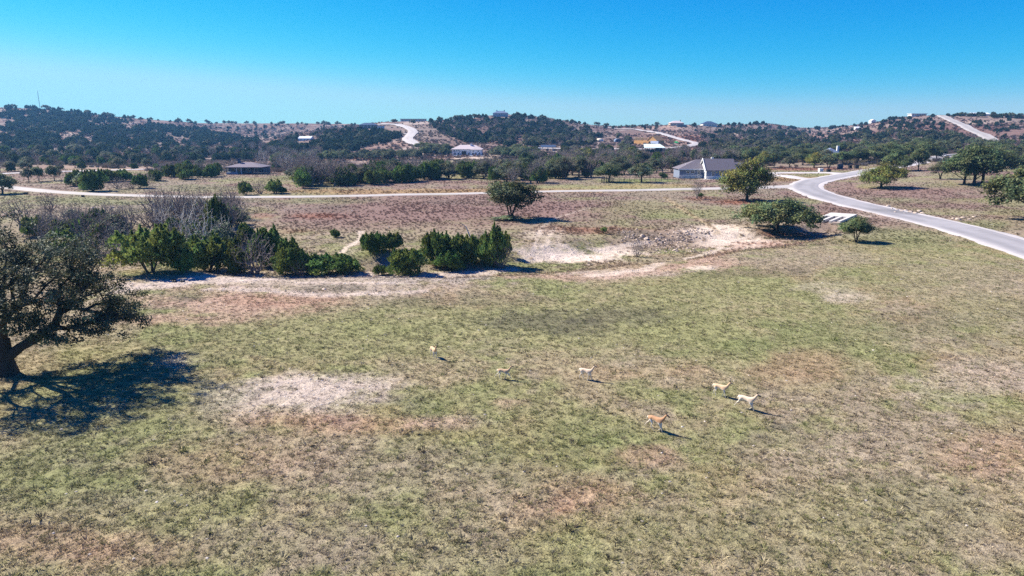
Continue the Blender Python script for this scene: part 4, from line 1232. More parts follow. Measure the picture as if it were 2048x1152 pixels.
REG = [  # where, outline of the ground they stand on, (kind, how many, height range, radius / height)
    ("in the thicket behind the side road", [(590, 379), (640, 374), (760, 369), (870, 361), (960, 356), (960, 344), (760, 350), (640, 354), (590, 364)],
     [('juniper', 60, 4.6, 7.2, .54), ('bare', 34, 5.5, 9.5, .48), ('grey_oak', 16, 5.5, 7.5, .6), ('pale_shrub', 6, 3, 4.5, .7)]),
    ("in the thicket right of the meadow oak", [(962, 358), (1030, 374), (1050, 371), (1100, 363), (1190, 356), (1190, 338), (1000, 340), (962, 346)],
     [('juniper', 26, 4.5, 7.0, .5), ('grey_oak', 20, 6.0, 8.5, .6), ('bare', 24, 6, 9.5, .48), ('oak', 6, 6, 8, .6)]),
    ("in the woods behind the fenced yard", [(1190, 350), (1300, 352), (1345, 346), (1345, 314), (1190, 316)],
     [('bare', 28, 6, 9, .5), ('grey_oak', 18, 6, 8.5, .6), ('juniper', 12, 4.5, 7, .5), ('yellow_oak', 2, 6, 7, .6)]),
    ("in the woods behind the grey house", [(1350, 328), (1480, 332), (1480, 312), (1350, 310)],
     [('bare', 26, 6, 9, .5), ('grey_oak', 10, 6, 8, .6), ('juniper', 10, 4, 6, .5)]),
    ("in the creek thicket left of the largest juniper", [(70, 500), (70, 440), (160, 432), (250, 436), (248, 520), (140, 520)],
     [('brush', 14, 2.2, 4.2, .75), ('bare', 5, 4.5, 7.5, .45), ('pale_shrub', 12, 2.2, 4, .75), ('juniper', 10, 2.5, 4.5, .6)]),
    ("in the creek thicket around the white sycamores", [(290, 452), (290, 425), (380, 415), (480, 418), (500, 500), (400, 510), (330, 470)],
     [('brush', 18, 2.5, 4.6, .7), ('bare', 7, 5, 8, .45), ('pale_shrub', 7, 2.5, 4, .7), ('juniper', 9, 3, 5, .55)]),
    ("in the clump left of the porch house", [(296, 364), (380, 360), (442, 352), (440, 345), (300, 350)],
     [('juniper', 26, 3.6, 5.5, .52), ('bare', 4, 4, 6, .5)]),
    ("in the woods around the porch house", [(528, 345), (600, 356), (640, 350), (640, 306), (520, 306), (505, 322), (528, 332)],
     [('bare', 40, 6, 9.5, .46), ('juniper', 16, 4, 6.5, .5), ('sycamore', 7, 8, 11, .38), ('rusty_tree', 2, 5, 6, .6)]),
    ("at the foot of the left hill", [(0, 331), (0, 298), (200, 298), (450, 300), (450, 322), (300, 330)],
     [('juniper', 70, 3.8, 6, .55), ('far_juniper', 150, 4, 6.5, .65), ('bare', 46, 4, 7, .55), ('grey_oak', 34, 5, 7.5, .65)]),
    ("below the middle of the left ridge", [(450, 322), (450, 298), (600, 286), (640, 300), (560, 312), (510, 322)],
     [('juniper', 36, 4, 6, .55), ('far_juniper', 90, 4, 6.5, .65), ('bare', 36, 5, 8, .5)]),
    ("on the left hillside", [(0, 296), (0, 222), (130, 224), (260, 244), (420, 262), (520, 284), (520, 290), (300, 298)],
     [('far_juniper', 1250, 4.0, 7.4, .70), ('bare', 160, 3.5, 6, .55), ('far_oak', 60, 4.5, 7, .7)]),
    ("on the far ridge slope", [(330, 250), (520, 252), (720, 254), (700, 268), (560, 282), (440, 262)],
     [('bare', 240, 3, 5.5, .65), ('far_juniper', 90, 3, 5, .65)]),
    ("on the slope below the dark hilltop house", [(540, 300), (560, 282), (640, 268), (700, 264), (790, 262), (800, 275), (780, 284), (740, 300), (640, 306)],
     [('far_juniper', 320, 3.8, 6.8, .64), ('bare', 26, 4, 6, .5), ('far_oak', 20, 5, 7, .7)]),
    ("in the grove left of the white mansion", [(640, 324), (700, 326), (840, 322), (840, 314), (640, 314)],
     [('grey_oak', 40, 5.5, 7.5, .62), ('oak', 12, 5.5, 7, .62)]),
    ("behind the grove left of the white mansion", [(540, 318), (640, 312), (640, 322), (560, 330)],
     [('grey_oak', 14, 5.5, 7.5, .6), ('bare', 20, 5, 8, .5)]),
    ("beside the left wall of the white mansion", [(842, 313), (902, 315), (900, 306), (830, 300)],
     [('oak', 12, 6, 8, .65), ('yellow_oak', 2, 5, 6, .6), ('grey_oak', 5, 6, 8, .6)]),
    ("beside the right wall of the white mansion", [(966, 316), (1050, 320), (1052, 308), (985, 306)],
     [('oak', 14, 6, 8.5, .65), ('grey_oak', 6, 6, 8, .6)]),
    ("right of the mansion near the carport", [(1050, 316), (1095, 316), (1085, 304), (1050, 306)],
     [('juniper', 14, 4.5, 6, .55)]),
    ("on the middle hill", [(860, 252), (940, 242), (1000, 237), (1090, 242), (1180, 258), (1180, 280), (1040, 292), (930, 285), (880, 268)],
     [('far_juniper', 480, 3.8, 6.8, .68), ('bare', 260, 3.6, 6.5, .58), ('far_oak', 40, 4.5, 7, .7)]),
    ("behind the hairpin road's lower arm", [(1000, 294), (1260, 294), (1260, 278), (1180, 270), (1060, 284)],
     [('bare', 70, 4, 6.5, .55), ('far_oak', 70, 5, 7, .65), ('far_juniper', 80, 4, 6, .65)]),
    ("in the woods below the hairpin road", [(1040, 340), (1040, 312), (1100, 304), (1270, 304), (1350, 306), (1345, 318), (1190, 318), (1150, 338)],
     [('juniper', 40, 4.5, 7, .52), ('bare', 34, 5, 8, .5), ('grey_oak', 24, 5.5, 7.5, .6), ('yellow_oak', 3, 6, 7, .6)]),
    ("around the ridge houses", [(1180, 256), (1300, 256), (1400, 256), (1560, 256), (1620, 264), (1440, 268), (1300, 262)],
     [('far_juniper', 60, 3.4, 5.5, .6), ('bare', 40, 3.5, 5.5, .55)]),
    ("in the hollow right of the hairpin road", [(1400, 274), (1440, 266), (1620, 264), (1620, 302), (1480, 312), (1400, 304)],
     [('far_juniper', 230, 3.6, 6.4, .65), ('bare', 130, 4, 6.5, .55), ('far_oak', 70, 5, 7, .65)]),
    ("on the lower right hill", [(1620, 302), (1620, 276), (1740, 262), (1900, 270), (1960, 288), (1880, 296)],
     [('far_juniper', 190, 3.4, 6.0, .66), ('far_oak', 70, 4.5, 6.5, .7), ('bare', 60, 3.5, 5.5, .55)]),
    ("on the upper right hill", [(1620, 274), (1680, 258), (1800, 244), (1870, 238), (1900, 262), (1740, 262)],
     [('far_juniper', 80, 2.8, 5, .65), ('bare', 14, 3, 4.5, .6)]),
    ("right of the hill road", [(1920, 244), (2060, 240), (2060, 290), (2000, 290), (1985, 268)],
     [('far_juniper', 40, 2.6, 4.6, .7), ('bare', 8, 3, 4, .6)]),
    ("in the oak belt below the right hill", [(1440, 322), (1480, 304), (1640, 302), (1900, 296), (1900, 310), (1780, 322), (1600, 326)],
     [('oak', 50, 5.5, 8, .65), ('grey_oak', 36, 5.5, 8, .65), ('far_juniper', 24, 4, 6, .6), ('yellow_oak', 4, 5.5, 7, .6), ('bare', 12, 5, 7, .5)]),
    ("behind the three shared-crown oaks", [(1900, 312), (1900, 298), (2070, 290), (2070, 340), (1990, 346), (1960, 330)],
     [('oak', 24, 5.5, 8, .65), ('grey_oak', 26, 5.5, 8, .65), ('far_juniper', 14, 4, 6, .6)]),
    ("along the pale ranch track", [(0, 345), (0, 336), (300, 334), (430, 328), (430, 334), (250, 342)],
     [('grey_oak', 8, 4.5, 6, .65), ('juniper', 8, 3, 4.5, .6), ('bare', 6, 4, 6, .5)]),
]
SKY_L = [  # crest lines with the trees standing on them
    ("on the crest of the left ridge", [(0, 216), (60, 214), (100, 217), (180, 228), (300, 240)], [('far_juniper', 36, 4, 7.5, .6), ('far_oak', 14, 5, 8, .65)]),
    ("on the skyline left of the dark hilltop house", [(300, 241), (420, 246), (560, 248), (720, 249)], [('far_oak', 40, 4, 9, .55), ('far_juniper', 14, 4, 7, .5)]),
    ("on the crest by the long flat house", [(760, 247), (800, 244), (860, 243)], [('far_oak', 14, 5, 8, .6)]),
    ("on the crest of the middle hill", [(860, 244), (930, 238), (985, 232), (1030, 232), (1090, 237)], [('far_juniper', 40, 4, 7, .6), ('far_oak', 14, 4, 7, .6)]),
    ("on the falling shoulder of the middle hill", [(1090, 237), (1150, 246), (1240, 254), (1320, 251)], [('far_oak', 26, 3.5, 6.5, .55), ('far_juniper', 14, 3.5, 5, .6)]),
    ("on the skyline right of the ridge houses", [(1380, 251), (1450, 250), (1530, 247), (1600, 257)], [('far_juniper', 34, 4, 6.5, .65)]),
    ("on the rising crest of the right hill", [(1610, 258), (1700, 252), (1790, 238), (1870, 232)], [('far_juniper', 44, 3, 6, .65)]),
    ("on the crest right of the hill road", [(1895, 230), (1960, 231), (2060, 233)], [('far_juniper', 30, 3.5, 6, .65), ('far_oak', 12, 4, 6.5, .6)]),
]
DESC = {'juniper': "dark green juniper", 'far_juniper': "dark juniper", 'oak': "green live oak", 'far_oak': "small oak", 'grey_oak': "greyish live oak",
        'yellow_oak': "yellowish live oak", 'bare': "leafless grey tree", 'brush': "grey leafless brush", 'pale_shrub': "grey-green shrub", 'sycamore': "pale leafless sycamore", 'rusty_tree': "rust-leaved tree"}
BIG = {'juniper': 'j', 'far_juniper': 'j', 'oak': 'o', 'far_oak': 'o', 'grey_oak': 'o', 'yellow_oak': 'o', 'bare': 'b', 'brush': 'x', 'pale_shrub': 'y', 'sycamore': 's', 'rusty_tree': 'r'}
cand = []
_keep = [(u0, v0, r) for (u0, v0, r) in ((1400, 345, 0),)]
for where, poly, mix in REG:
    p = np.array(poly)
    for kind, nn, h0, h1, rr in mix:
        us, vs_ = np.zeros(0), np.zeros(0)
        while len(us) < nn:
            uu = rng.uniform(p[:, 0].min(), p[:, 0].max(), 400); vv = rng.uniform(p[:, 1].min(), p[:, 1].max(), 400)
            m = in_poly(poly, uu, vv) & (vnoise(uu / 26, vv / 9, 401) > .22 * rng.random(400) + (.12 if nn > 60 else 0) + (.12 if nn > 400 else 0))
            us = np.concatenate([us, uu[m]]); vs_ = np.concatenate([vs_, vv[m]])
        us, vs_ = us[:nn], vs_[:nn]
        X, Y, Z = hit(us, vs_)
        ok = off_road(X, Y)
        for i in range(nn):
            if ok[i]:
                cand.append([where, kind, us[i], X[i], Y[i], Z[i], rng.uniform(h0, h1), rr * rng.uniform(.85, 1.2)])
for where, line, mix in SKY_L:
    l = np.array(line, float)
    for kind, nn, h0, h1, rr in mix:
        us = rng.uniform(l[0, 0], l[-1, 0], nn); vs_ = np.interp(us, l[:, 0], l[:, 1]) + np.abs(rng.normal(0, 2.0, nn)) + 1
        X, Y, Z = hit(us, vs_)
        for i in range(nn):
            cand.append([where, kind, us[i], X[i], Y[i], Z[i], rng.uniform(h0, h1), rr * rng.uniform(.85, 1.2)])
HOUSE_SPOTS = []
def blocked(u, Y):
    """keep trees from standing in front of or inside the houses"""
    for (u0, u1, y0, y1) in KEEP_OFF:
        if u0 < u < u1 and y0 < Y < y1:
            return True
    return False
KEEP_OFF = [(1340, 1480, 235, 284), (440, 530, 240, 320), (902, 962, 380, 560), (1285, 1335, 400, 520), (1262, 1330, 520, 660), (715, 775, 780, 900), (790, 850, 850, 1000),
            (975, 1020, 850, 1000), (595, 624, 600, 830), (1080, 1112, 430, 560), (1330, 1385, 850, 1100), (1395, 1435, 850, 1120), (1640, 1690, 300, 440), (1740, 1760, 700, 1000), (1820, 1850, 800, 950), (1187, 1250, 520, 700), (1340, 1365, 520, 640)]
cand = [c for c in cand if not blocked(c[2], c[4])]
cand.sort(key=lambda c: -c[6] / c[4])
quota = {'j': 262, 'o': 250, 'b': 262, 's': 40, 'r': 40, 'x': 80, 'y': 80}  # the largest of each kind stand as trees of their own
solo, mass = [], []
for c in cand:
    b = BIG[c[1]]
    if quota[b] > 0:
        quota[b] -= 1; solo.append(c)
    else:
        mass.append(c)

def joined(parts):
    """one mesh with the parts' materials, for trees too small to show their parts"""
    bm_v, bm_f, fm, cols, mats = [], [], [], [], []
    o = 0
    for me in parts.values():
        v = np.zeros(len(me.vertices) * 3, np.float32); me.vertices.foreach_get("co", v); v = v.reshape(-1, 3)
        f = np.zeros(len(me.loops), np.int32); me.loops.foreach_get("vertex_index", f); f = f.reshape(-1, 4)
        c = np.ones((len(f), 4), np.float32)
        if "col" in me.attributes: me.attributes["col"].data.foreach_get("color", c.ravel()); 
        if "col" in me.attributes:
            q = np.zeros(len(f) * 4, np.float32); me.attributes["col"].data.foreach_get("color", q); c = q.reshape(-1, 4)
        bm_v.append(v); bm_f.append(f + o); o += len(v); cols.append(c[:, :3]); fm.append(np.full(len(f), len(mats))); mats.append(me.materials[0])
    return mesh_np("tree", np.concatenate(bm_v), np.concatenate(bm_f), None, False, fattr=np.concatenate(cols), mats=mats, fmat=np.concatenate(fm))
JOIN = {k: [joined(p[2]) for p in PR[k]] for k in ('far_juniper', 'far_oak', 'bare', 'juniper', 'grey_oak', 'oak')}

groups = {}
for c in solo:
    groups.setdefault((c[0], DESC[c[1]]), []).append(c)
for (where, desc), lst in groups.items():
    lst.sort(key=lambda c: c[2])
    for i, c in enumerate(lst):
        _, kind, u, X, Y, Z, Hm, rr = c
        lab = (f"{ordinal(i)} {desc} from the left {where}") if len(lst) > 1 else f"{desc} standing {where}"
        grp = "trees " + where
        if Hm / Y * FPX < 17 and kind in JOIN:
            k = int(rng.integers(len(JOIN[kind]))); Hp, Rp, _ = PR[kind][k]
            o = ob(NAMES[kind][0], JOIN[kind][k], None, (X, Y, Z - .1)); o.rotation_euler = (0, 0, rng.uniform(0, 6.28))
            o.scale = (Hm * rr / Rp, Hm * rr / Rp, Hm / Hp)
            tag(o, lab, NAMES[kind][1], grp)
        else:
            plant(kind, X, Y, Z, Hm, Hm * rr, lab, grp)
# the rest of the hillside trees, too many to count: one mass
kinds = [(k, i) for k in JOIN for i in range(len(JOIN[k]))]
kid = {k: [n for n, q in enumerate(kinds) if q[0] == k] for k in JOIN}
pts, sc, rzs, vi = [], [], [], []
for (where, kind, u, X, Y, Z, Hm, rr) in mass:
    if kind not in kid: continue
    k = kid[kind][rng.integers(len(kid[kind]))]
    Hp, Rp, _ = PR[kind][kinds[k][1]]
    pts.append((X, Y, Z - .1)); sc.append((Hm * rr / Rp, Hm * rr / Rp, Hm / Hp)); rzs.append(rng.uniform(0, 6.28)); vi.append(k)
scatter("hillside_woodland", np.array(pts), np.array(sc), np.array(rzs), [JOIN[k][i] for k, i in kinds], np.array(vi), None, "dark junipers, oaks and bare trees massed over the far hills")

# ------------------------------------------------------------------ buildings
def poly_mesh(name, verts, faces, mat):
    me = bpy.data.meshes.new(name)
    me.from_pydata([tuple(map(float, v)) for v in verts], [], faces)
    me.materials.append(mat); me.update()
    bm = bmesh.new(); bm.from_mesh(me); bmesh.ops.recalc_face_normals(bm, faces=bm.faces); bm.to_mesh(me); bm.free()
    return me

class MB:
    """collects boxes and prisms into one mesh"""
    def __init__(s): s.v = []; s.f = []
    def box(s, x0, x1, y0, y1, z0, z1):
        i = len(s.v)
        s.v += [(x0, y0, z0), (x1, y0, z0), (x1, y1, z0), (x0, y1, z0), (x0, y0, z1), (x1, y0, z1), (x1, y1, z1), (x0, y1, z1)]
        s.f += [(i, i + 3, i + 2, i + 1), (i + 4, i + 5, i + 6, i + 7), (i, i + 1, i + 5, i + 4), (i + 1, i + 2, i + 6, i + 5), (i + 2, i + 3, i + 7, i + 6), (i + 3, i, i + 4, i + 7)]
        return s
    def raw(s, v, f):
        i = len(s.v); s.v += list(v); s.f += [tuple(k + i for k in q) for q in f]; return s
    def build(s, name, mat, parent=None):
        return ob(name, poly_mesh(name, s.v, s.f, mat), parent)

def gable_wall(x0, x1, y0, y1, h, rise, axis='x'):
    """walls with pointed ends under a ridge along the axis"""
    m = MB()
    if axis == 'x':
        ym = (y0 + y1) / 2
        v = [(x0, y0, 0), (x0, y1, 0), (x0, y1, h), (x0, ym, h + rise), (x0, y0, h), (x1, y0, 0), (x1, y1, 0), (x1, y1, h), (x1, ym, h + rise), (x1, y0, h)]
    else:
        xm = (x0 + x1) / 2
        v = [(x0, y0, 0), (x1, y0, 0), (x1, y0, h), (xm, y0, h + rise), (x0, y0, h), (x0, y1, 0), (x1, y1, 0), (x1, y1, h), (xm, y1, h + rise), (x0, y1, h)]
    return m.raw(v, [(0, 1, 2, 3, 4), (5, 9, 8, 7, 6), (0, 4, 9, 5), (1, 6, 7, 2), (4, 3, 8, 9), (2, 7, 8, 3), (0, 5, 6, 1)])

def gable_roof(x0, x1, y0, y1, h, rise, axis='x', ov=.4, th=.18):
    m = MB()
    if axis == 'x':
        ym = (y0 + y1) / 2; s = rise / ((y1 - y0) / 2)
        a, b = y0 - ov, y1 + ov; za = h - ov * s
        P = [(a, za), (ym, h + rise), (b, za)]
        v = [(x, y, z + th * t) for t in (0.15, 1.15) for x in (x0 - ov, x1 + ov) for (y, z) in P]
    else:
        xm = (x0 + x1) / 2; s = rise / ((x1 - x0) / 2)
        a, b = x0 - ov, x1 + ov; za = h - ov * s
        P = [(a, za), (xm, h + rise), (b, za)]
        v = [(x, y, z + th * t) for t in (0.15, 1.15) for y in (y0 - ov, y1 + ov) for (x, z) in P]
    f = [(0, 1, 4, 3), (1, 2, 5, 4), (6, 9, 10, 7), (7, 10, 11, 8), (0, 6, 7, 1), (1, 7, 8, 2), (3, 4, 10, 9), (4, 5, 11, 10), (0, 3, 9, 6), (2, 8, 11, 5)]
    return m.raw(v, f)

def hip_roof(x0, x1, y0, y1, h, rise, ov=.5, th=.16, ridge=None):
    x0 -= ov; x1 += ov; y0 -= ov; y1 += ov
    w, d = x1 - x0, y1 - y0
    if ridge is None: ridge = max(w - d, .4) if w >= d else None
    m = MB()
    if w >= d:
        r0 = (x0 + x1) / 2 - ridge / 2; r1 = (x0 + x1) / 2 + ridge / 2; ym = (y0 + y1) / 2
        rv = [(r0, ym, h + rise), (r1, ym, h + rise)]
        v = [(x0, y0, h - .02), (x1, y0, h - .02), (x1, y1, h - .02), (x0, y1, h - .02), (x0, y0, h + th), (x1, y0, h + th), (x1, y1, h + th), (x0, y1, h + th)] + rv
        f = [(0, 3, 2, 1), (0, 1, 5, 4), (1, 2, 6, 5), (2, 3, 7, 6), (3, 0, 4, 7), (4, 5, 9, 8), (6, 7, 8, 9), (5, 6, 9), (7, 4, 8)]
    else:
        ridge = d - w; r0 = (y0 + y1) / 2 - ridge / 2; r1 = (y0 + y1) / 2 + ridge / 2; xm = (x0 + x1) / 2
        rv = [(xm, r0, h + rise), (xm, r1, h + rise)]
        v = [(x0, y0, h - .02), (x1, y0, h - .02), (x1, y1, h - .02), (x0, y1, h - .02), (x0, y0, h + th), (x1, y0, h + th), (x1, y1, h + th), (x0, y1, h + th)] + rv
        f = [(0, 3, 2, 1), (0, 1, 5, 4), (1, 2, 6, 5), (2, 3, 7, 6), (3, 0, 4, 7), (4, 5, 8), (5, 6, 9, 8), (6, 7, 9), (7, 4, 8, 9)]
    return m.raw(v, f)

m_glass = simple_mat("window_glass", (.02, .025, .035), .08, .2, 1.5, spec=.8)
m_white = simple_mat("white_paint", (.78, .77, .74), .6, .06, 2)
m_frame = simple_mat("white_trim", (.72, .72, .72), .6, .05, 2)

def window(parent, x, z, w, h, y=None, side='front', frame=m_frame, name="window", split=True):
    """frame standing proud of the wall with a pane set back in it; on the front (towards -y) or left (towards -x) wall"""
    t = .12
    m = MB(); p = MB()
    def bx(mb, a0, a1, z0, z1, d0, d1):
        if side == 'front': mb.box(a0, a1, y - d1, y - d0, z0, z1)
        else: mb.box(y - d1, y - d0, a0, a1, z0, z1)
    bx(m, x - w / 2 - t, x + w / 2 + t, z - t, z, -.05, .07); bx(m, x - w / 2 - t, x + w / 2 + t, z + h, z + h + t, -.05, .07)
    bx(m, x - w / 2 - t, x - w / 2, z, z + h, -.05, .06); bx(m, x + w / 2, x + w / 2 + t, z, z + h, -.05, .06)
    if split: bx(m, x - .03, x + .03, z, z + h, -.05, .05)
    bx(p, x - w / 2, x + w / 2, z, z + h, -.05, .012)
    fo = m.build(name, frame, parent)
    p.build("pane", m_glass, fo)
    return fo

m_blue = simple_mat("blue_grey_siding", (.17, .20, .27), .8, .08, 1.5)
m_stone = simple_mat("pale_limestone", (.62, .60, .57), .9, .18, 2.2, .3)
m_shing = simple_mat("dark_shingles", (.15, .132, .15), .9, .22, 2.5, .3)
m_shing2 = simple_mat("brown_shingles", (.175, .15, .175), .9, .2, 2.5, .3)
m_tile = simple_mat("pinkish_clay_tiles", (.52, .44, .43), .9, .15, 2, .3)
m_stucco = simple_mat("white_stucco", (.70, .68, .68), .85, .08, 1)
m_darkwall = simple_mat("dark_blue_wall", (.055, .075, .11), .8, .2, 1)
m_greyroof = simple_mat("grey_metal_roof", (.20, .24, .31), .45, .1, .8, metallic=.3)
m_navyroof = simple_mat("navy_metal_roof", (.06, .09, .15), .5, .1, .8, metallic=.2)
m_osb = simple_mat("orange_sheathing_board", (.52, .29, .11), .85, .2, 1.2)
m_osb2 = simple_mat("raw_timber", (.50, .36, .20), .85, .2, 1.2)
m_wrap = simple_mat("blue_house_wrap", (.45, .52, .68), .6, .1, .8)
m_concrete = simple_mat("pale_concrete", (.52, .49, .45), .9, .28, 1.2, .3)
m_conc_tan = simple_mat("tan_stone_block", (.38, .30, .24), .9, .2, 2, .3)
m_cream = simple_mat("cream_membrane", (.62, .55, .42), .7, .1, .8)
m_metalw = simple_mat("white_ribbed_metal", (.72, .74, .74), .4, .06, 1)
m_mint = simple_mat("pale_green_roof", (.62, .72, .64), .45, .06, 1)
m_iron = simple_mat("dark_iron", (.035, .035, .04), .6, .2, 3)
m_rubber = simple_mat("black_rubber", (.015, .015, .017), .6, .2, 4)
m_green_tarp = simple_mat("bright_green_tarp", (.03, .38, .10), .6, .1, 1)

def house_root(name, label, u, v, cat="house", rz=0.0, group=None, Yadd=0.0):
    X, Y, Z = hit1(u, v)
    if Yadd: X *= (Y + Yadd) / Y; Y += Yadd; Z = float(terrain(X, Y))
    e = empty(name, (X, Y, Z - .15), rz)
    tag(e, label, cat, group)
    return e, depth_of(X, Y, Z) / FPX          # metres per survey pixel there

# the grey house with the white gable
e, k = house_root("grey_house", "blue-grey ranch house with white gable end and dark shingle roof", 1412, 358)
H1 = 3.5
gable_wall(0, 10.5, 0, 8.6, H1, 3.7, 'x').build("wall", m_blue, e)
ro = gable_roof(0.1, 10.6, 0, 8.6, H1, 3.7, 'x', .45).build("roof", m_shing, e)
MB().box(3.0, 3.9, 5.2, 6.0, 5.6, 7.9).build("chimney", m_stone, ro)
g = MB()                                            # white gable end, set just proud of the wall
g.raw([(-.06, .05, 0), (-.06, 8.55, 0), (-.06, 8.55, H1), (-.06, 4.3, H1 + 3.62), (-.06, .05, H1), (-.01, .05, 0), (-.01, 8.55, 0), (-.01, 8.55, H1), (-.01, 4.3, H1 + 3.62), (-.01, .05, H1)],
      [(0, 1, 2, 3, 4), (5, 9, 8, 7, 6), (0, 4, 9, 5), (1, 6, 7, 2), (4, 3, 8, 9), (2, 7, 8, 3), (0, 5, 6, 1)])
g.build("gable_end", m_white, e)
bb = MB()
for (ya, yb, za, zb) in ((-.5, 4.3, H1 - .45, H1 + 3.75), (9.1, 4.3, H1 - .45, H1 + 3.75)):
    bb.raw([(-.62, ya, za), (-.62, yb, zb), (-.62, yb, zb + .42), (-.62, ya, za + .42), (-.40, ya, za), (-.40, yb, zb), (-.40, yb, zb + .42), (-.40, ya, za + .42)],
           [(0, 1, 2, 3), (4, 7, 6, 5), (0, 4, 5, 1), (3, 2, 6, 7), (0, 3, 7, 4), (1, 5, 6, 2)])
bb.build("barge_board", m_white, e)
MB().box(-.02, 10.5, -.10, -.003, 0, 1.25).build("stone_base", m_stone, e)
window(e, 2.6, 1.3, 1.0, 1.7, 0.0); window(e, 5.4, 1.3, 1.0, 1.7, 0.0); window(e, 8.4, 1.3, 1.6, 1.5, 0.0)
window(e, 2.2, 1.0, .9, 1.8, -.06, 'left'); window(e, 5.8, 1.0, .9, 1.8, -.06, 'left')
dm = MB().box(-.13, -.05, 3.4, 4.4, .15, 2.3).build("door", m_darkwall, e); MB().box(-.17, -.135, 3.5, 3.6, 1.1, 1.25).build("handle", m_iron, dm)
MB().box(-9.0, -.08, 4.0, 13.6, 0, H1).build("side_wing_wall", m_blue, e)
MB().box(-9.06, -.08, 3.90, 3.997, 0, 1.5).build("stone_base", m_stone, e)
hr_ = hip_roof(-9.0, 8.5, 4.0, 13.6, H1, 3.45, .5, ridge=3.0).build("side_wing_roof", m_shing, e)
MB().box(-9.58, -.1, 3.36, 3.48, H1 - .2, H1 + .14).build("gutter", m_frame, hr_)
for (vx, vy, vz) in ((-4.2, 6.4, 5.4), (-3.0, 5.2, 4.6), (-6.2, 6.6, 5.6)):
    MB().box(vx, vx + .18, vy, vy + .18, vz - .6, vz).build("vent_pipe", m_frame, hr_)
for (wx, ww) in ((-5.8, 1.1), (-4.1, 1.3), (-1.8, .7)):
    window(e, wx, 2.0 if ww > 1 else 1.6, ww, .8 if ww > 1 else 1.3, 4.0)
gable_wall(10.7, 16.5, 2.0, 9.0, 3.2, 2.6, 'x').build("garage_wall", m_blue, e)
gable_roof(11.2, 16.6, 2.0, 9.0, 3.2, 2.6, 'x', .4).build("garage_roof", m_shing, e)
MB().box(-3.0, 10, -2.6, -.2, .02, .18).build("patio", m_concrete, e)

# the low dark house with a porch
e, k = house_root("porch_house", "low dark house with hipped brownish roof, chimney and deep porch", 488, 349)
W = 70 * k
MB().box(-W / 2, W / 2, 2.4, 11, 0, 3.0).build("wall", m_darkwall, e)
MB().box(-W / 2, -2.5, -.05, 2.38, 0, 1.1).build("porch_rail_wall", simple_mat("blue_grey_stone", (.22, .27, .36), .9, .2, 2), e)
ro = hip_roof(-W / 2, W / 2, 0, 11, 3.02, 1.9, .5).build("roof", m_shing2, e)
MB().box(-4.0, -2.9, 4.4, 5.4, 4.2, 6.6).build("chimney", m_darkwall, ro)
for i in range(8):
    x = -W / 2 + .15 + i * (W - .3) / 7
    MB().box(x - .1, x + .1, .02, .22, 1.1 if x < -2.6 else 0, 3.0).build("porch_post", m_frame if i in (2, 3) else m_darkwall, e)
for x in (-W * .36, -W * .2, W * .08, W * .3):
    window(e, x, 1.0, 1.3, 1.4, 2.4)
MB().box(W * .18, W * .18 + 1, 2.32, 2.395, 0, 2.1).build("door", m_shing2, e)

# white mansion
e, k = house_root("white_mansion", "white two-storey stucco mansion with pale tile roof among oaks", 934, 311)
W = 60 * k; hh = 12.5 * k
MB().box(-W / 2, W / 2, 0, 11, 0, hh).build("wall", m_stucco, e)
MB().box(W * .14, W / 2 - .3, -1.6, -.005, 0, hh * .93).build("front_wing_wall", m_stucco, e)
ro = hip_roof(-W / 2, W / 2, 0, 11, hh, 3.0, .7).build("roof", m_tile, e)
MB().box(W * .1, W * .1 + 1.4, 4, 5.4, hh + 1, hh + 3.8).build("chimney", m_stucco, ro)
hip_roof(W * .14, W / 2 - .3, -1.6, 4, hh * .93 + .02, 2.0, .5).build("front_wing_roof", m_tile, e)
MB().box(-W * .18, -W * .02, -.08, -.004, .1, hh * .72).build("entrance_arch", m_glass, e)
for x in (-.42, -.34, -.26): window(e, W * x, hh * .66, 1.0, hh * .18, 0)
for x in (-.40, -.28, .06): window(e, W * x, hh * .16, 1.1, hh * .32, 0)
for x in (.2, .3, .42): window(e, W * x, hh * .15, 1.1, hh * .34, -1.6)
for x in (.22, .38): window(e, W * x, hh * .64, .9, hh * .18, -1.6)
MB().box(-W * .62, W * .6, -9, -2.0, -.1, .2).build("terrace", m_concrete, e)

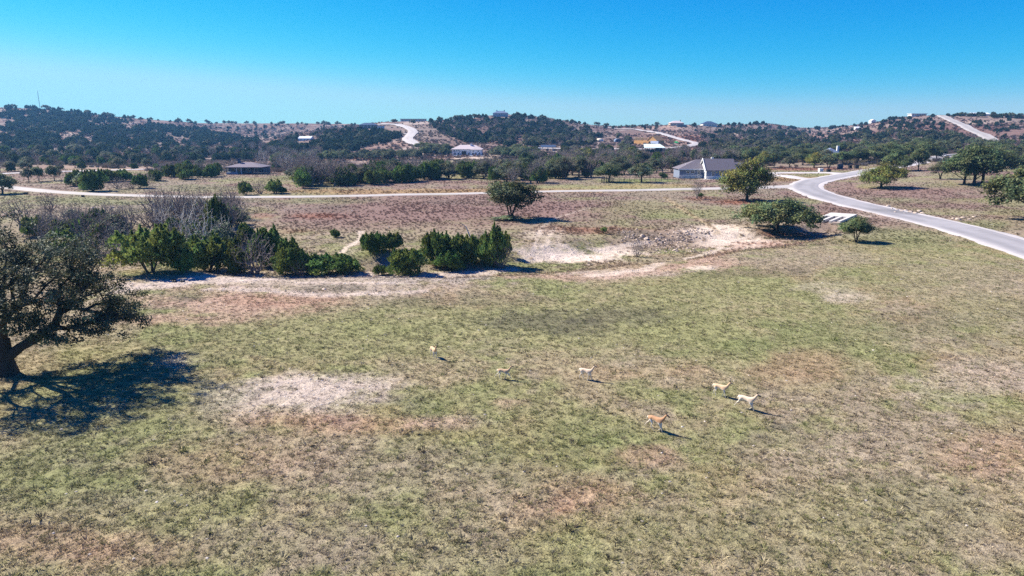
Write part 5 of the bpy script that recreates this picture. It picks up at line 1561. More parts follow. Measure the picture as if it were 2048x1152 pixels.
def small_house(name, label, u, v, wpx, hpx, dpt, wall, roof, kind='hip', rise=2.2, chim=(), wins=4, group=None, porch=False, cat="house", rz=0.0, garage=False):
    e, k = house_root(name, label, u, v, cat, rz, group)
    W = wpx * k; hh = hpx * k
    if kind == 'hip':
        MB().box(-W / 2, W / 2, 0, dpt, -1, hh).build("wall", wall, e)
        ro = hip_roof(-W / 2, W / 2, 0, dpt, hh, rise, .6).build("roof", roof, e)
    elif kind == 'gable':
        gable_wall(-W / 2, W / 2, 0, dpt, hh, rise, 'x').build("wall", wall, e)
        ro = gable_roof(-W / 2, W / 2, 0, dpt, hh, rise, 'x', .5).build("roof", roof, e)
    elif kind == 'gabley':
        gable_wall(-W / 2, W / 2, 0, dpt, hh, rise, 'y').build("wall", wall, e)
        ro = gable_roof(-W / 2, W / 2, 0, dpt, hh, rise, 'y', .5).build("roof", roof, e)
    else:
        MB().box(-W / 2, W / 2, 0, dpt, -1, hh).build("wall", wall, e)
        ro = MB().box(-W / 2 - .8, W / 2 + .8, -1.2, dpt + .8, hh + .003, hh + .4).build("roof", roof, e)
    for cx in chim:
        MB().box(cx * W - .6, cx * W + .6, dpt * .45, dpt * .45 + 1.2, hh + rise * .4, hh + rise + 1.2).build("chimney", wall, ro)
    for i in range(wins):
        x = -W / 2 + (i + .7) * W / (wins + .4)
        window(e, x, hh * .3, W / wins * .32, hh * .4, 0, frame=m_frame)
    if porch:
        for i in range(5):
            x = -W * .45 + i * W * .9 / 4
            MB().box(x - .12, x + .12, -1.1, -.86, -.5, hh).build("porch_post", m_frame, e)
    return e, k, W, hh

small_house("hilltop_house", "dark blue hilltop house with low hipped roof left of winding road", 735, 257, 34, 7.0, 11, m_darkwall, m_navyroof, 'hip', 2.6, (), 5, porch=True)
small_house("garage", "pale flat-roofed garage right beside the dark hilltop house", 759, 257, 15, 5.0, 8, m_wrap, m_greyroof, 'flat', 1, (), 3)
small_house("long_house", "long low house with dark flat roof on the crest above winding road", 826, 243, 50, 5.0, 10, m_stone, m_navyroof, 'flat', 1, (), 7, porch=True)
small_house("crest_house", "grey stone house with two chimneys on top of the middle hill", 1001, 233, 30, 6.5, 12, simple_mat("grey_stone", (.33, .34, .40), .9, .2, 1), m_greyroof, 'hip', 3.0, (-.25, .25), 6)
small_house("metal_barn", "small white metal barn among junipers below the far ridge", 609, 281, 24, 4.5, 12, m_metalw, m_metalw, 'gable', 1.8, (), 3, cat="barn")
small_house("ridge_house", "tan ridge house with pale hipped roof above the hairpin road", 1354, 251, 27, 5.0, 13, m_conc_tan, m_tile, 'hip', 3.2, (.3,), 6)
small_house("flat_garage", "low blue flat-roofed building just below the tan ridge house", 1364, 254, 18, 4.0, 8, m_darkwall, m_greyroof, 'flat', 1, (), 4, cat="garage")
small_house("ridge_house", "dark-roofed ridge house right of the tan ridge house", 1420, 253, 28, 5.5, 14, m_stone, m_navyroof, 'hip', 3.6, (), 5)
small_house("blue_roof_house", "house half hidden by oaks with slate blue hipped roof", 1668, 318, 36, 8, 12, m_stone, m_greyroof, 'hip', 4.0, (.42,), 4)
small_house("tower_house", "small white house with tower on the right hill's rising crest", 1747, 244, 9, 5, 7, m_white, m_metalw, 'gabley', 1.6, (), 2)
small_house("crest_house", "long pale house beside the top of the hill road", 1838, 232, 30, 4.5, 9, m_stone, m_metalw, 'flat', 1, (), 6)
small_house("crest_house", "pale low house behind trees at the far right skyline", 1962, 232, 34, 4.0, 9, m_white, m_metalw, 'gable', 1.6, (), 5)
small_house("slope_cabin", "tiny white cabin on the upper right hill below the tower house", 1716, 259, 11, 3.5, 6, m_white, m_metalw, 'gable', 1.4, (), 2)

# carport by the lower road
e, k = house_root("carport", "dark-roofed open carport with a pale annex beside the lower road", 1096, 302, "carport")
for x in (-4, 0, 4):
    for y in (0, 6): MB().box(x - .15, x + .15, y - .15, y + .15, -.3, 3.2).build("post", m_frame, e)
gable_roof(-5, 5.5, -.5, 6.5, 3.2, 1.3, 'x', .5).build("roof", m_navyroof, e)
MB().box(-9.5, -5.6, .5, 5, 0, 2.5).build("annex_wall", m_wrap, e)
MB().box(-10, -5.55, .1, 5.4, 2.51, 2.75).build("annex_roof", m_metalw, e)

# open barn with the pale green roof
e, k = house_root("open_barn", "open-sided barn with broad white and pale green roof", 1309, 306, "barn")
W = 40 * k
for i in range(5):
    x = -W / 2 + .3 + i * (W - .6) / 4
    for y in (0, 10): MB().box(x - .18, x + .18, y - .18, y + .18, -.4, 3.6 if y == 0 else 4.6).build("post", m_conc_tan, e)
MB().raw([(-W / 2 - .6, -.8, 3.55), (W / 2 + .6, -.8, 3.55), (W / 2 - 1.2, 11, 5.9), (-W / 2 + 1.2, 11, 5.9), (-W / 2 - .6, -.8, 3.75), (W / 2 + .6, -.8, 3.75), (W / 2 - 1.2, 11, 6.1), (-W / 2 + 1.2, 11, 6.1)],
         [(0, 3, 2, 1), (4, 5, 6, 7), (0, 1, 5, 4), (1, 2, 6, 5), (2, 3, 7, 6), (3, 0, 4, 7)]).build("roof", m_mint, e)
MB().box(W * .1, W / 2 - .4, 5, 5.2, 0, 3.4).build("back_wall", m_darkwall, e)
MB().box(-W / 2 + .5, W * .09, 5, 5.2, 0, 2.6).build("feed_rack", simple_mat("dark_green_boards", (.04, .10, .06), .8, .2, 1), e)

# house under construction
e, k = house_root("unfinished_house", "unfinished house in orange sheathing boards with bare wall frames", 1294, 288, rz=math.radians(-48))
W = 66 * k
MB().box(-W / 2, W * .05, 0, 10, 0, 3.0).build("wall", m_osb, e)
gable_wall(W * .06, W * .40, -2, 9, 3.2, 3.6, 'y').build("gable_wall", m_osb, e)
gable_roof(W * .06, W * .40, -2, 9, 3.2, 3.6, 'y', .3).build("roof_deck", m_osb, e)
MB().box(W * .22, W * .5, -3.4, -2.1, 0, 2.8).build("wrapped_wall", m_wrap, e)
for i in range(14):
    x = -W / 2 + .1 + i * W * .54 / 13
    MB().box(x - .12, x + .12, .1, .34, 3.003, 5.4 + (i % 3) * .5).build("stud", m_osb2, e)
for (x0, x1) in ((-.48, -.36), (-.26, -.16)):
    MB().box(W * x0, W * x1, .4, .55, 3.003, 5.6).build("upper_panel", m_osb2, e)
for x in (.14, .30): MB().box(W * x - .7, W * x + .7, -2.10, -2.005, 1.0, 2.4).build("window", m_glass, e)

# dome and arched hut
def arch(name, label, u, v, wpx, L, mat, dome=False):
    e, k = house_root(name, label, u, v, "hut")
    R_ = wpx * k / 2; m = MB(); n = 12
    if dome:
        ring = [[(R_ * math.cos(a) * math.cos(b), R_ + R_ * math.sin(a) * math.cos(b), R_ * .75 * math.sin(b)) for a in np.linspace(0, 2 * math.pi, 20, endpoint=False)] for b in np.linspace(0, math.pi / 2 * .97, 7)]
        vv = [p for r in ring for p in r]; ff = []
        for i in range(6):
            for j in range(20):
                ff.append((i * 20 + j, i * 20 + (j + 1) % 20, (i + 1) * 20 + (j + 1) % 20, (i + 1) * 20 + j))
        ff.append(tuple(range(120, 140)))
        m.raw(vv, ff).build("shell", mat, e)
        MB().box(-.9, .9, -.12, .25, -.3, 2.0).build("door", m_frame, e)
    else:
        vv = []
        for y in (0, L):
            for a in np.linspace(0, math.pi, n): vv.append((R_ * math.cos(a), y, R_ * 1.05 * math.sin(a)))
        ff = [(i, i + 1, n + i + 1, n + i) for i in range(n - 1)] + [tuple(range(n)), tuple(range(2 * n - 1, n - 1, -1))]
        m.raw(vv, ff).build("shell", mat, e)
        MB().box(-R_ * .6, R_ * .6, -.06, -.004, 0, R_ * .75).build("door", m_darkwall, e)
arch("dome_hut", "cream dome-shaped hut left of the unfinished house", 1200, 283, 18, 8, m_cream, True)
arch("arched_hut", "arched grey metal hut between the dome and unfinished house", 1236, 284, 13, 10, m_greyroof)

# green covered heap
X, Y, Z = hit1(1352, 286)
hm = []
for i in range(9):
    for j in range(7):
        a, b = i / 8 * 2 - 1, j / 6 * 2 - 1
        hm.append((a * 2.9, b * 2.0, max(0, 1.5 * (1 - a * a) * (1 - b * b) + .25 * math.sin(5 * a + 3 * b)) - .1))
o = ob("tarp_heap", poly_mesh("tarp_heap", hm, [(i * 7 + j, (i + 1) * 7 + j, (i + 1) * 7 + j + 1, i * 7 + j + 1) for i in range(8) for j in range(6)], m_green_tarp), None, (X, Y, Z))
tag(o, "heap under a bright green tarp right of the unfinished house", "tarp")

# radio mast on the left ridge
X, Y, Z = hit1(80, 217)
e = empty("radio_mast", (X, Y, Z - .5)); k = depth_of(X, Y, Z) / FPX
Hm = 35 * k
def lattice(Hm, w):
    seg, r = [], []
    c = [(w * math.cos(a), w * math.sin(a)) for a in (0.3, 2.4, 4.5)]
    for (x, y) in c: seg.append(((x, y, 0), (x * .55, y * .55, Hm))); r.append(.11)
    nb = 16
    for i in range(nb):
        z0, z1 = Hm * i / nb, Hm * (i + 1) / nb; f0, f1 = 1 - .45 * i / nb, 1 - .45 * (i + 1) / nb
        for j in range(3):
            a, b = c[j], c[(j + 1) % 3]
            seg.append(((a[0] * f0, a[1] * f0, z0), (b[0] * f1, b[1] * f1, z1))); r.append(.06)
    s = np.array(seg); r = np.array(r)
    return tubes(s, r, r, 4)
Vv, Ff = lattice(Hm, .55)
ob("lattice", mesh_np("lattice", Vv, Ff, m_greyroof), e)
Vv, Ff = tubes(np.array([[(0, 0, Hm), (0, 0, Hm + 2.5)], [(.4, 0, Hm - 2), (.4, 0, Hm + .5)]]), np.array([.12, .1]), np.array([.08, .1]), 6)
ob("antenna", mesh_np("antenna", Vv, Ff, m_frame), e)
tag(e, "tall thin radio mast on the left ridge against the sky", "mast")

# ------------------------------------------------------------------ concrete culvert end beside the road
tx, ty, tz = hit1(1684, 433); bx_, by_, bz_ = hit1(1643, 455)
ax = np.array([bx_ - tx, by_ - ty]); Lc = float(np.linalg.norm(ax)); ax /= Lc
Lc = min(Lc, 13.0)
e = empty("culvert", (tx, ty, 0.0), math.atan2(ax[1], ax[0]))
tag(e, "white concrete culvert end with three long slots below the asphalt road", "culvert")
ztop = tz + .55; zbot = float(terrain(tx + ax[0] * Lc, ty + ax[1] * Lc)) + .55
Wc = 5.2
def slope_box(mb, x0, x1, y0, y1, th, dz=0.0):
    za = ztop + (zbot - ztop) * x0 / Lc + dz; zb = ztop + (zbot - ztop) * x1 / Lc + dz
    mb.raw([(x0, y0, za - th), (x1, y0, zb - th), (x1, y1, zb - th), (x0, y1, za - th), (x0, y0, za), (x1, y0, zb), (x1, y1, zb), (x0, y1, za)],
           [(0, 3, 2, 1), (4, 5, 6, 7), (0, 1, 5, 4), (1, 2, 6, 5), (2, 3, 7, 6), (3, 0, 4, 7)])
    return mb
slope_box(MB(), -1.5, Lc * .36, -Wc / 2, Wc / 2, 1.2).build("apron_slab", m_concrete, e)
for i in range(4):
    y = -Wc / 2 + i * (Wc - .55) / 3
    slope_box(MB(), Lc * .36 + .003, Lc, y, y + .55, 1.5, -.004).build("divider_wall", m_concrete, e)
slope_box(MB(), Lc * .36 + .003, Lc + .5, -Wc / 2 + .2, Wc / 2 - .2, .3, -1.35).build("channel_floor", simple_mat("slot_shade_concrete", (.06, .065, .08), .8, .3, 1), e)  # shade of the recessed slots is put into the floor's dark colour
for y in (-Wc / 2 - .2, Wc / 2 - 1.2):
    MB().box(Lc + .01, Lc + 1.3, y, y + 1.4, zbot - 1.6, zbot - .15).build("end_block", m_conc_tan, e)

# ------------------------------------------------------------------ stones
def rock_mesh(seed, flat_=.6):
    R = np.random.default_rng(seed)
    bm = bmesh.new(); bmesh.ops.create_icosphere(bm, subdivisions=2, radius=1.0)
    pl = [R.normal(0, 1, 3) for _ in range(7)]; pl = [p / np.linalg.norm(p) for p in pl]
    for v in bm.verts:
        c = np.array(v.co); 
        for p in pl:
            d = c @ p
            if d > .68: c = c - p * (d - .68) * .9
        c = c * (1 + R.normal(0, .03)); c[2] *= flat_
        v.co = c
    me = bpy.data.meshes.new("rock"); bm.to_mesh(me); bm.free()
    me.materials.append(m_rock); return me
m_rock = simple_mat("pale_limestone_rock", (.44, .355, .29), .95, .35, 1.4, .5, spec=.1)
ROCK = [rock_mesh(s, .45 + .08 * (s % 4)) for s in range(6)]
def rock(u, v, wpx, label, group):
    X, Y, Z = hit1(u, v); s = wpx * depth_of(X, Y, Z) / FPX / 2
    o = ob("boulder", ROCK[rng.integers(6)], None, (X, Y, Z + s * .12))
    o.rotation_euler = (rng.normal(0, .15), rng.normal(0, .15), rng.uniform(0, 6.28)); o.scale = (s * rng.uniform(.9, 1.2), s * rng.uniform(.7, 1.0), s * rng.uniform(.7, 1.0))
    tag(o, label, "rock", group)
rock(1284, 473, 13, "rounded cream boulder at the left end of the creek rubble", "boulders in the creek rubble")
rock(1293, 478, 13, "flat cream slab in front of the rounded creek boulder", "boulders in the creek rubble")
rock(1314, 479, 11, "pale slab right of the flat cream slab in the rubble", "boulders in the creek rubble")
rock(1351, 501, 11, "grey boulder at the lower edge of the creek rubble", "boulders in the creek rubble")
rock(1371, 464, 12, "pale flat boulder at the top right of the creek rubble", "boulders in the creek rubble")
rock(1380, 467, 8, "small white boulder beside the pale flat one in the rubble", "boulders in the creek rubble")
stones = sorted((float(rng.uniform(1235, 1400)), float(rng.uniform(459, 502)), float(rng.uniform(3, 7))) for i in range(46))
for i, (u, v, w) in enumerate(stones):
    rock(u, v - (u - 1320) * .05, w, f"{ordinal(i)} small pale stone from the left in the dry creek's rubble", "small stones in the creek rubble")
rd = [(1776, 413, 10), (1784, 418, 7), (1794, 420, 8), (1803, 423, 9), (1812, 421, 8), (1820, 425, 11), (1830, 427, 10), (1838, 424, 12), (1845, 427, 9), (1790, 425, 6), (1808, 427, 6)]
rd.sort()
for i, (u, v, w) in enumerate(rd):
    rock(u, v, w, f"{ordinal(i)} white rock from the left in the pile beyond the road", "white rocks piled beyond the road")
for i, (u, v, w) in enumerate(((1905, 438, 9), (1916, 440, 12), (1925, 436, 10), (1938, 439, 8), (1948, 434, 9))):
    rock(u, v, w, f"{ordinal(i)} rock from the left in the right hand pile above the road", "rocks in the right hand pile above the road")
rock(648, 579, 12, "broad flat pale slab on the near bank below the tracks", None)
for i, (u, v, w) in enumerate(((185, 417, 10), (222, 416, 13))):
    rock(u, v, w, ["smaller", "larger"][i] + " pale boulder in the meadow below the side road at left", "boulders in the left meadow")
# loose gravel: too small and many to count
NP = 26000
Xp = []; 
cand_y = rng.uniform(26, 175, NP * 3); cand_x = rng.uniform(-.85, .85, NP * 3) * cand_y
cp_ = groundcol(cand_x, cand_y)
ok = (rng.random(NP * 3) < smooth(.26, .42, cp_.mean(1)) * .8 + .012) & off_road(cand_x, cand_y)
Xp, Yp, cp_ = cand_x[ok], cand_y[ok], cp_[ok]; n = len(Xp)
m_pebble = inst_mat("pebble_stone", .95, .0)
def pebble(seed):
    me = rock_mesh(seed, .6); me.materials.clear(); me.materials.append(m_pebble)
    a = me.attributes.new("tint", 'FLOAT_COLOR', 'FACE'); a.data.foreach_set("color", np.ones(len(me.polygons) * 4, np.float32)); return me
scatter("gravel", np.stack([Xp, Yp, terrain(Xp, Yp)], 1), rng.uniform(.018, .07, n) * (1 + Yp / 110), rng.uniform(0, 6.28, n), [pebble(s) for s in (31, 32, 33)], rng.integers(0, 3, n),
        np.clip(np.array([.46, .41, .36]) * rng.uniform(.6, 1.25, n)[:, None], 0, .75), "loose pale limestone chips on bare ground")
# rubble of the creek bed
NRb = 1900
uu = rng.uniform(1235, 1425, NRb); vv = rng.uniform(455, 506, NRb)
Xr, Yr, Zr = hit(uu, vv)
m = fbm(Xr * .25, Yr * .25, 505, 3) > .45
Xr, Yr, Zr = Xr[m], Yr[m], Zr[m]; n = len(Xr)
scatter("rubble", np.stack([Xr, Yr, Zr], 1), .05 + .28 * rng.random(n) ** 4, rng.uniform(0, 6.28, n), [pebble(s) for s in (41, 42, 43)], rng.integers(0, 3, n),
        np.array([.36, .285, .23]) * rng.uniform(.3, 1.35, n)[:, None], "broken limestone rubble filling the dry creek")

# ------------------------------------------------------------------ yard fence
def fence(name, label, pts, n_between, hgt, rails, group=None):
    P = []
    for (a, b, n) in zip(pts[:-1], pts[1:], n_between):
        for i in range(n): P.append((a[0] + (b[0] - a[0]) * i / n, a[1] + (b[1] - a[1]) * i / n))
    P.append(pts[-1])
    h = [hit1(u, v) for (u, v) in P]
    e = empty(name, h[0]); tag(e, label, "fence", group)
    for (x, y, z) in h:
        Vv, Ff = tubes(np.array([[(x - h[0][0], y - h[0][1], z - h[0][2] - .2), (x - h[0][0], y - h[0][1], z - h[0][2] + hgt)]]), np.array([.075]), np.array([.075]), 6)
        ob("post", mesh_np("post", Vv, Ff, m_iron), e)
    o0 = np.array(h[0])
    for zz in rails:
        for a, b in zip(h[:-1], h[1:]):
            s = np.array([[np.array(a) - o0 + (0, 0, zz), np.array(b) - o0 + (0, 0, zz)]])
            Vv, Ff = tubes(s, np.array([.035]), np.array([.035]), 4)
            ob("rail", mesh_np("rail", Vv, Ff, m_iron), e)
fence("yard_fence", "thin dark rail fence in front of the green yard", [(1228, 363), (1300, 363), (1392, 361)], [7, 8], 1.5, (.6, 1.35))
fence("corral_fence", "small square dark corral under the round-crowned oak", [(1203, 366), (1226, 365), (1222, 361), (1204, 362), (1203, 366)], [5, 2, 4, 2], 1.6, (.4, .9, 1.5))
fence("garden_fence", "thin dark fence on the lawn right of the porch house", [(506, 351), (530, 352), (552, 354)], [5, 4], 1.4, (.6, 1.3))

# ------------------------------------------------------------------ white pickup on the road
X, Y, Z = hit1(1888, 315.5)
e = empty("pickup_truck", (X, Y, Z + .25), math.radians(-128)); tag(e, "white pickup truck coming down the road between the oaks", "pickup")
m_car = simple_mat("white_car_paint", (.75, .76, .78), .25, .03, 1, spec=.6)
def profile_body(name, prof, w, mat, parent, inset=0.0):
    n = len(prof); v = [(x, -w / 2 + (inset if z > 1.1 else 0), z) for (x, z) in prof] + [(x, w / 2 - (inset if z > 1.1 else 0), z) for (x, z) in prof]
    f = [tuple(range(n)), tuple(range(2 * n - 1, n - 1, -1))] + [(i, (i + 1) % n, n + (i + 1) % n, n + i) for i in range(n)]
    return ob(name, poly_mesh(name, v, f, mat), parent)
profile_body("body", [(2.75, .45), (2.8, .95), (2.6, 1.1), (1.35, 1.22), (.65, 1.85), (-.75, 1.9), (-1.05, 1.2), (-2.75, 1.2), (-2.8, .5)], 1.95, m_car, e, .16)
profile_body("windscreen", [(1.36, 1.25), (.70, 1.80), (.66, 1.80), (1.32, 1.25)], 1.55, m_glass, e)
for s in (-1, 1):
    o = MB().box(-.6, .55, s * .86 - .02, s * .86 + .02, 1.3, 1.75).build("side_window", m_glass, e)
    for wx in (1.75, -1.75):
        Vv, Ff = tubes(np.array([[(wx, s * .78, .38), (wx, s * 1.0, .38)]]), np.array([.38]), np.array([.38]), 16)
        wv = list(map(tuple, Vv)); wf = [tuple(q) for q in Ff.tolist()] + [tuple(range(16)), tuple(range(16, 32))]
        wo_ = ob("wheel", poly_mesh("wheel", wv, wf, m_rubber), e)
        ob("rim", poly_mesh("rim", [(wx + .2 * math.cos(a), s * 1.012, .38 + .2 * math.sin(a)) for a in np.linspace(0, 6.28, 12, endpoint=False)] + [(wx, s * 1.03, .38)], [(i, (i + 1) % 12, 12) for i in range(12)], m_greyroof), wo_)
    MB().box(2.78, 2.84, s * .72 - .18, s * .72 + .18, .72, .92).build("headlight", m_glass, e)
MB().box(2.79, 2.83, -.5, .5, .62, .9).build("grille", m_iron, e)

# ------------------------------------------------------------------ small things
def tub(u, v, wpx, label, full):
    X, Y, Z = hit1(u, v); s = wpx * depth_of(X, Y, Z) / FPX / 2
    n = 20; prof = [(1.0, 0), (1.06, .35), (1.0, .55), (.86, .55), (.80, .15)] if not full else [(1.0, 0), (1.05, .3), (.85, .6), (.5, .72), (.1, .62)]
    V_ = [(s * r * math.cos(a) * (1 if not full else 1 + .12 * math.sin(3 * a)), s * .8 * r * math.sin(a), s * z * (1 if not full else 1 + .25 * math.sin(2 * a + 1))) for (r, z) in prof for a in np.linspace(0, 2 * math.pi, n, endpoint=False)]
    F_ = [(i * n + j, i * n + (j + 1) % n, (i + 1) * n + (j + 1) % n, (i + 1) * n + j) for i in range(len(prof) - 1) for j in range(n)]
    F_.append(tuple(range((len(prof) - 1) * n, len(prof) * n)))
    o = ob("feed_tub", poly_mesh("feed_tub", V_, F_, m_rubber), None, (X, Y, Z + .02)); tag(o, label, "tub", "black tubs on the pale dirt")
tub(347, 561, 9, "back one of the two black tubs lying close together", False)
tub(348.5, 564.5, 9, "front one of the two black tubs lying close together", True)
tub(365, 564.5, 9, "single black tub apart on the right of the pair", True)
def utility(u, v, wpx, label, mat, cat="utility box", name="utility_box", asp=1.0):
    X, Y, Z = hit1(u, v); s = wpx * depth_of(X, Y, Z) / FPX
    e = empty(name, (X, Y, Z), .2); tag(e, label, cat)
    MB().box(-s / 2, s / 2, -s * .35, s * .35, -.1, s * .7 * asp).build("cabinet", mat, e)
    MB().box(-s * .54, s * .54, -s * .39, s * .39, s * .7 * asp + .003, s * .78 * asp).build("lid", mat, e)
utility(52, 389, 6, "black box on the grass below the left end of the side road", m_rubber)
utility(166, 394, 5, "small black box beside the side road below the big dark juniper", m_rubber)
utility(1641, 343, 8, "small white roadside block on the driveway loop", m_white, "marker", "marker_block")
utility(1657, 344, 7, "black box right of the white roadside block", m_rubber)
utility(1680, 337, 9, "dark blue bin behind the driveway loop", m_darkwall, "bin", "rubbish_bin", 1.3)
utility(1700, 337, 6, "small black bin right of the dark blue bin", m_rubber, "bin", "rubbish_bin", 1.3)
utility(1713, 337, 7, "black bin nearest the road behind the driveway loop", m_rubber, "bin", "rubbish_bin", 1.3)
# a fallen dead trunk in the juniper clump
X, Y, Z = hit1(962, 520)
seg = np.array([[(0, 0, 0), (-.8, .1, 1.6)], [(-.8, .1, 1.6), (-1.5, .1, 3.2)], [(-1.5, .1, 3.2), (-2.2, .2, 5.0)], [(-1.5, .1, 3.2), (-1.0, .1, 4.2)], [(-.8, .1, 1.6), (-.2, 0, 2.8)], [(-2.2, .2, 5.0), (-2.9, .2, 5.6)]])
Vv, Ff = tubes(seg, np.array([.2, .16, .12, .08, .08, .07]), np.array([.16, .12, .07, .03, .03, .02]), 7)
o = ob("dead_snag", mesh_np("dead_snag", Vv, Ff, m_bark_white, True), None, (X, Y, Z)); tag(o, "bleached dead snag leaning out of the juniper clump", "dead tree")

# ------------------------------------------------------------------ antelopes
m_hide, nt, out = new_mat("antelope_hide")
at = N(nt, "ShaderNodeAttribute"); at.attribute_name = "col"
tc = N(nt, "ShaderNodeTexCoord"); nz = N(nt, "ShaderNodeTexNoise"); nz.inputs["Scale"].default_value = 14; nt.links.new(tc.outputs["Object"], nz.inputs["Vector"])
mr = N(nt, "ShaderNodeMapRange"); mr.inputs[3].default_value = .85; mr.inputs[4].default_value = 1.15; nt.links.new(nz.outputs[0], mr.inputs[0])
ms = N(nt, "ShaderNodeVectorMath", operation='SCALE'); nt.links.new(at.outputs["Color"], ms.inputs[0]); nt.links.new(mr.outputs[0], ms.inputs["Scale"])
b = N(nt, "ShaderNodeBsdfPrincipled"); b.inputs["Roughness"].default_value = .8; b.inputs["Specular IOR Level"].default_value = .15
nt.links.new(ms.outputs[0], b.inputs["Base Color"]); nt.links.new(b.outputs[0], out.inputs[0])
m_horn = simple_mat("dark_horn", (.05, .04, .035), .6, .2, 10)

def antelope(u, v, label, yaw, back, flank, legs, size=1.0, headup=0.0, headturn=0.0, horns=0.14):
    """body grown as one skin over a jointed skeleton; legs: four lists of (x,z) joints from shoulder/hip to hoof"""
    V_, E_, R_ = [], [], []
    def add(p, r, parent=None):
        V_.append(p); R_.append(r)
        if parent is not None: E_.append((parent, len(V_) - 1))
        return len(V_) - 1
    ct, st = math.cos(headturn), math.sin(headturn)
    def hd(x, z):                                   # neck and head can turn sideways about the neck base
        return (.34 + (x - .34) * ct, (x - .34) * st, z + headup * max(0, x - .34))
    pel = add((-.36, 0, .66), (.115, .135))
    mid = add((-.10, 0, .63), (.125, .145), pel)
    che = add((.18, 0, .62), (.125, .165), mid)
    sh = add((.33, 0, .70), (.085, .12), che)
    n1 = add(hd(.43, .83), (.055, .07), sh)
    n2 = add(hd(.50, .96), (.048, .058), n1)
    h1 = add(hd(.565, 1.01), (.052, .058), n2)
    h2 = add(hd(.66, .965), (.034, .038), h1)
    h3 = add(hd(.73, .93), (.024, .026), h2)
    rump = add((-.47, 0, .66), (.075, .09), pel)
    tl = add((-.55, 0, .60), (.025, .025), rump); add((-.575, 0, .50), (.016, .018), tl)
    for i, (root, y, js, hind) in enumerate(((che, .075, legs[0], 0), (che, -.075, legs[1], 0), (pel, .08, legs[2], 1), (pel, -.08, legs[3], 1))):
        rr = [(.062, .085), (.034, .042), (.021, .024), (.017, .019), (.022, .02)] if not hind else [(.07, .10), (.048, .055), (.026, .028), (.018, .02), (.022, .02)]
        p = root
        for (x, z), r in zip(js, rr): p = add((x, y, z), r, p)
    me = bpy.data.meshes.new("antelope"); me.from_pydata(V_, E_, []); me.update()
    tmp = bpy.data.objects.new("antelope_tmp", me); COL.objects.link(tmp)
    tmp.modifiers.new("skin", 'SKIN'); sub = tmp.modifiers.new("sub", 'SUBSURF'); sub.levels = 2; sub.render_levels = 2
    sk = me.skin_vertices[0].data
    for i, r in enumerate(R_): sk[i].radius = r
    for i in range(len(sk)): sk[i].use_root = (i == 0)
    dg = bpy.context.evaluated_depsgraph_get(); dg.update()
    bod = bpy.data.meshes.new_from_object(tmp.evaluated_get(dg)); bod.name = "antelope"
    bpy.data.objects.remove(tmp)
    nV = len(bod.vertices); co = np.zeros(nV * 3, np.float32); bod.vertices.foreach_get("co", co); co = co.reshape(-1, 3)
    x, y, z = co.T
    white = np.array([.72, .66, .58])
    c = np.zeros((nV, 3)); 
    belly = smooth(.60, .54, z + .03 * np.sin(x * 7))
    c[:] = back; c += (flank - c) * smooth(.70, .60, z)[:, None]
    c += (white - c) * (belly * .95)[:, None]
    c += (white - c) * (smooth(-.44, -.52, x) * .85)[:, None]
    low = smooth(.46, .36, z); legc = np.array([.52, .44, .35]); c += (legc - c) * (low * .6)[:, None]
    hx = np.array(hd(.73, .93)); dn = np.linalg.norm(co - hx, axis=1)
    c += (np.array([.06, .045, .04]) - c) * smooth(.13, .05, dn)[:, None]
    ex = np.array(hd(.60, 1.0)); de = np.linalg.norm(co - ex, axis=1); c += (np.array([.16, .10, .07]) - c) * (smooth(.10, .05, de) * .6)[:, None]
    c += (np.array([.05, .04, .035]) - c) * smooth(.045, .015, z)[:, None]
    a = bod.attributes.new("col", 'FLOAT_COLOR', 'POINT'); q = np.ones((nV, 4), np.float32); q[:, :3] = c; a.data.foreach_set("color", q.ravel())
    bod.materials.clear(); bod.materials.append(m_hide)
    bod.polygons.foreach_set("use_smooth", np.ones(len(bod.polygons), bool))
    X, Y, Z = hit1(u, v)
    o = ob("antelope", bod, None, (X, Y, Z + .0)); o.rotation_euler = (0, 0, yaw); o.scale = (size * 1.15,) * 3
    tag(o, label, "antelope", "antelopes crossing the pasture")
    for s in (-1, 1):
        hp = np.array(hd(.52, 1.045)); nx, ny = ct, st
        side = np.array([-st, ct, 0]) * s
        e0 = hp + side * .035
        tip = e0 + side * .09 + np.array([-.03 * ct, -.03 * st, .09])
        fw = np.array([ct, st, 0]) * .022
        ob("ear", poly_mesh("ear", [e0 - fw, e0 + fw, (e0 + tip) / 2 + fw * 1.3, tip, (e0 + tip) / 2 - fw * 1.3, (e0 + tip) / 2 + np.array([-.012, 0, .006])], [(0, 1, 2, 5), (5, 2, 3), (5, 3, 4), (0, 5, 4)], m_horn), o)
        if horns:
            h0 = np.array(hd(.545, 1.05)) + side * .022
            sg = np.array([[h0, h0 + np.array([-.02 * ct, -.02 * st, horns * .5]) + side * .02], [h0 + np.array([-.02 * ct, -.02 * st, horns * .5]) + side * .02, h0 + np.array([-.06 * ct, -.06 * st, horns]) + side * .05]])
            Vv, Ff = tubes(sg, np.array([.014, .011]), np.array([.011, .004]), 6)
            ob("horn", mesh_np("horn", Vv, Ff, m_horn, True), o)
    return o
FR_ST = [(.20, .50), (.22, .38), (.215, .22), (.21, .06), (.22, .01)]
HI_ST = [(-.34, .54), (-.27, .44), (-.41, .28), (-.385, .07), (-.37, .01)]
def sh_(js, dx, lift=0.0):
    """swing a leg about its root, lifting the hoof if wanted"""
    x0, z0 = js[0]
    return [(x + dx * (z0 - z) / z0, z + lift * ((z0 - z) / z0) ** 2) for (x, z) in js]
FR_FWD = [(.22, .50), (.31, .40), (.42, .27), (.50, .12), (.52, .07)]
FR_TUCK = [(.20, .49), (.27, .37), (.32, .26), (.22, .17), (.18, .15)]
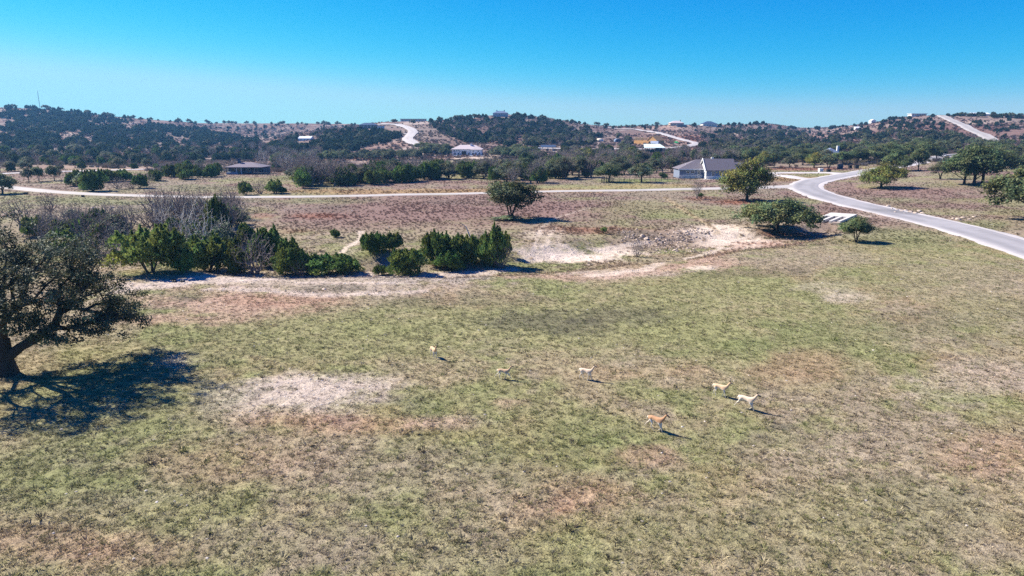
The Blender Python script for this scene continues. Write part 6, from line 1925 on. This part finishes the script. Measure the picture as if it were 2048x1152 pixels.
HI_BACK = [(-.38, .54), (-.42, .42), (-.60, .28), (-.70, .12), (-.72, .07)]
HI_FWD = [(-.32, .53), (-.18, .42), (-.26, .24), (-.12, .08), (-.09, .03)]
def ground_legs(L):
    return L
TAN = np.array([.54, .37, .235]); RUST = np.array([.38, .215, .12]); PALE = np.array([.58, .45, .34]); BRN = np.array([.40, .24, .14])
antelope(868, 715, "farthest tan antelope standing half turned away, left of the others", math.radians(-62), TAN, TAN, [sh_(FR_ST, .06), sh_(FR_ST, -.05), sh_(HI_ST, .04), sh_(HI_ST, -.06)], 1.0, .05, -.2)
antelope(1008, 759, "small brown antelope trotting, second from left", math.radians(-20), TAN * .9, TAN * .95, [FR_FWD, sh_(FR_ST, -.14), HI_BACK, sh_(HI_ST, .14)], .92, .1, .25, 0)
antelope(1173, 760, "pale antelope walking in the middle with raised head", math.radians(-35), PALE, PALE * 1.05, [sh_(FR_ST, .12), sh_(FR_ST, -.10), sh_(HI_ST, .12), sh_(HI_ST, -.10)], 1.0, .15, .1)
antelope(1441, 793, "golden tan antelope walking just behind the pale galloping one", math.radians(-42), TAN * 1.1, TAN * 1.1, [sh_(FR_ST, -.16), sh_(FR_ST, .16), sh_(HI_ST, -.16), sh_(HI_ST, .14)], 1.0, .08, .1)
antelope(1493, 820, "pale sandy antelope galloping at the front right of the herd", math.radians(-45), PALE * 1.03, PALE * 1.1, [sh_(FR_ST, .18), FR_TUCK, HI_BACK, sh_(HI_BACK, .06)], 1.06, 0, .15, .12)
antelope(1312, 862, "nearest rust-brown antelope running across the grass", math.radians(-45), RUST * 1.1, RUST * 1.2, [sh_(FR_ST, .10), FR_TUCK, HI_BACK, HI_FWD], 1.06, 0, .2, .10)

# ------------------------------------------------------------------ air
zt = 140.0

me = bpy.data.meshes.new("haze")
bx = MB().box(-2700, 2700, -60, 1850, -8, zt)
me.from_pydata(bx.v, [], bx.f); me.update()
m_haze, nt, out = new_mat("thin_blue_air")
pv = N(nt, "ShaderNodeVolumePrincipled")
pv.inputs["Color"].default_value = (.20, .52, 1.0, 1)
pv.inputs["Density"].default_value = .00012
pv.inputs["Anisotropy"].default_value = .2
nt.links.new(pv.outputs[0], out.inputs["Volume"])
me.materials.append(m_haze)
o = ob("haze", me); tag(o, "thin blue haze in the air over the far hills", kind="stuff")
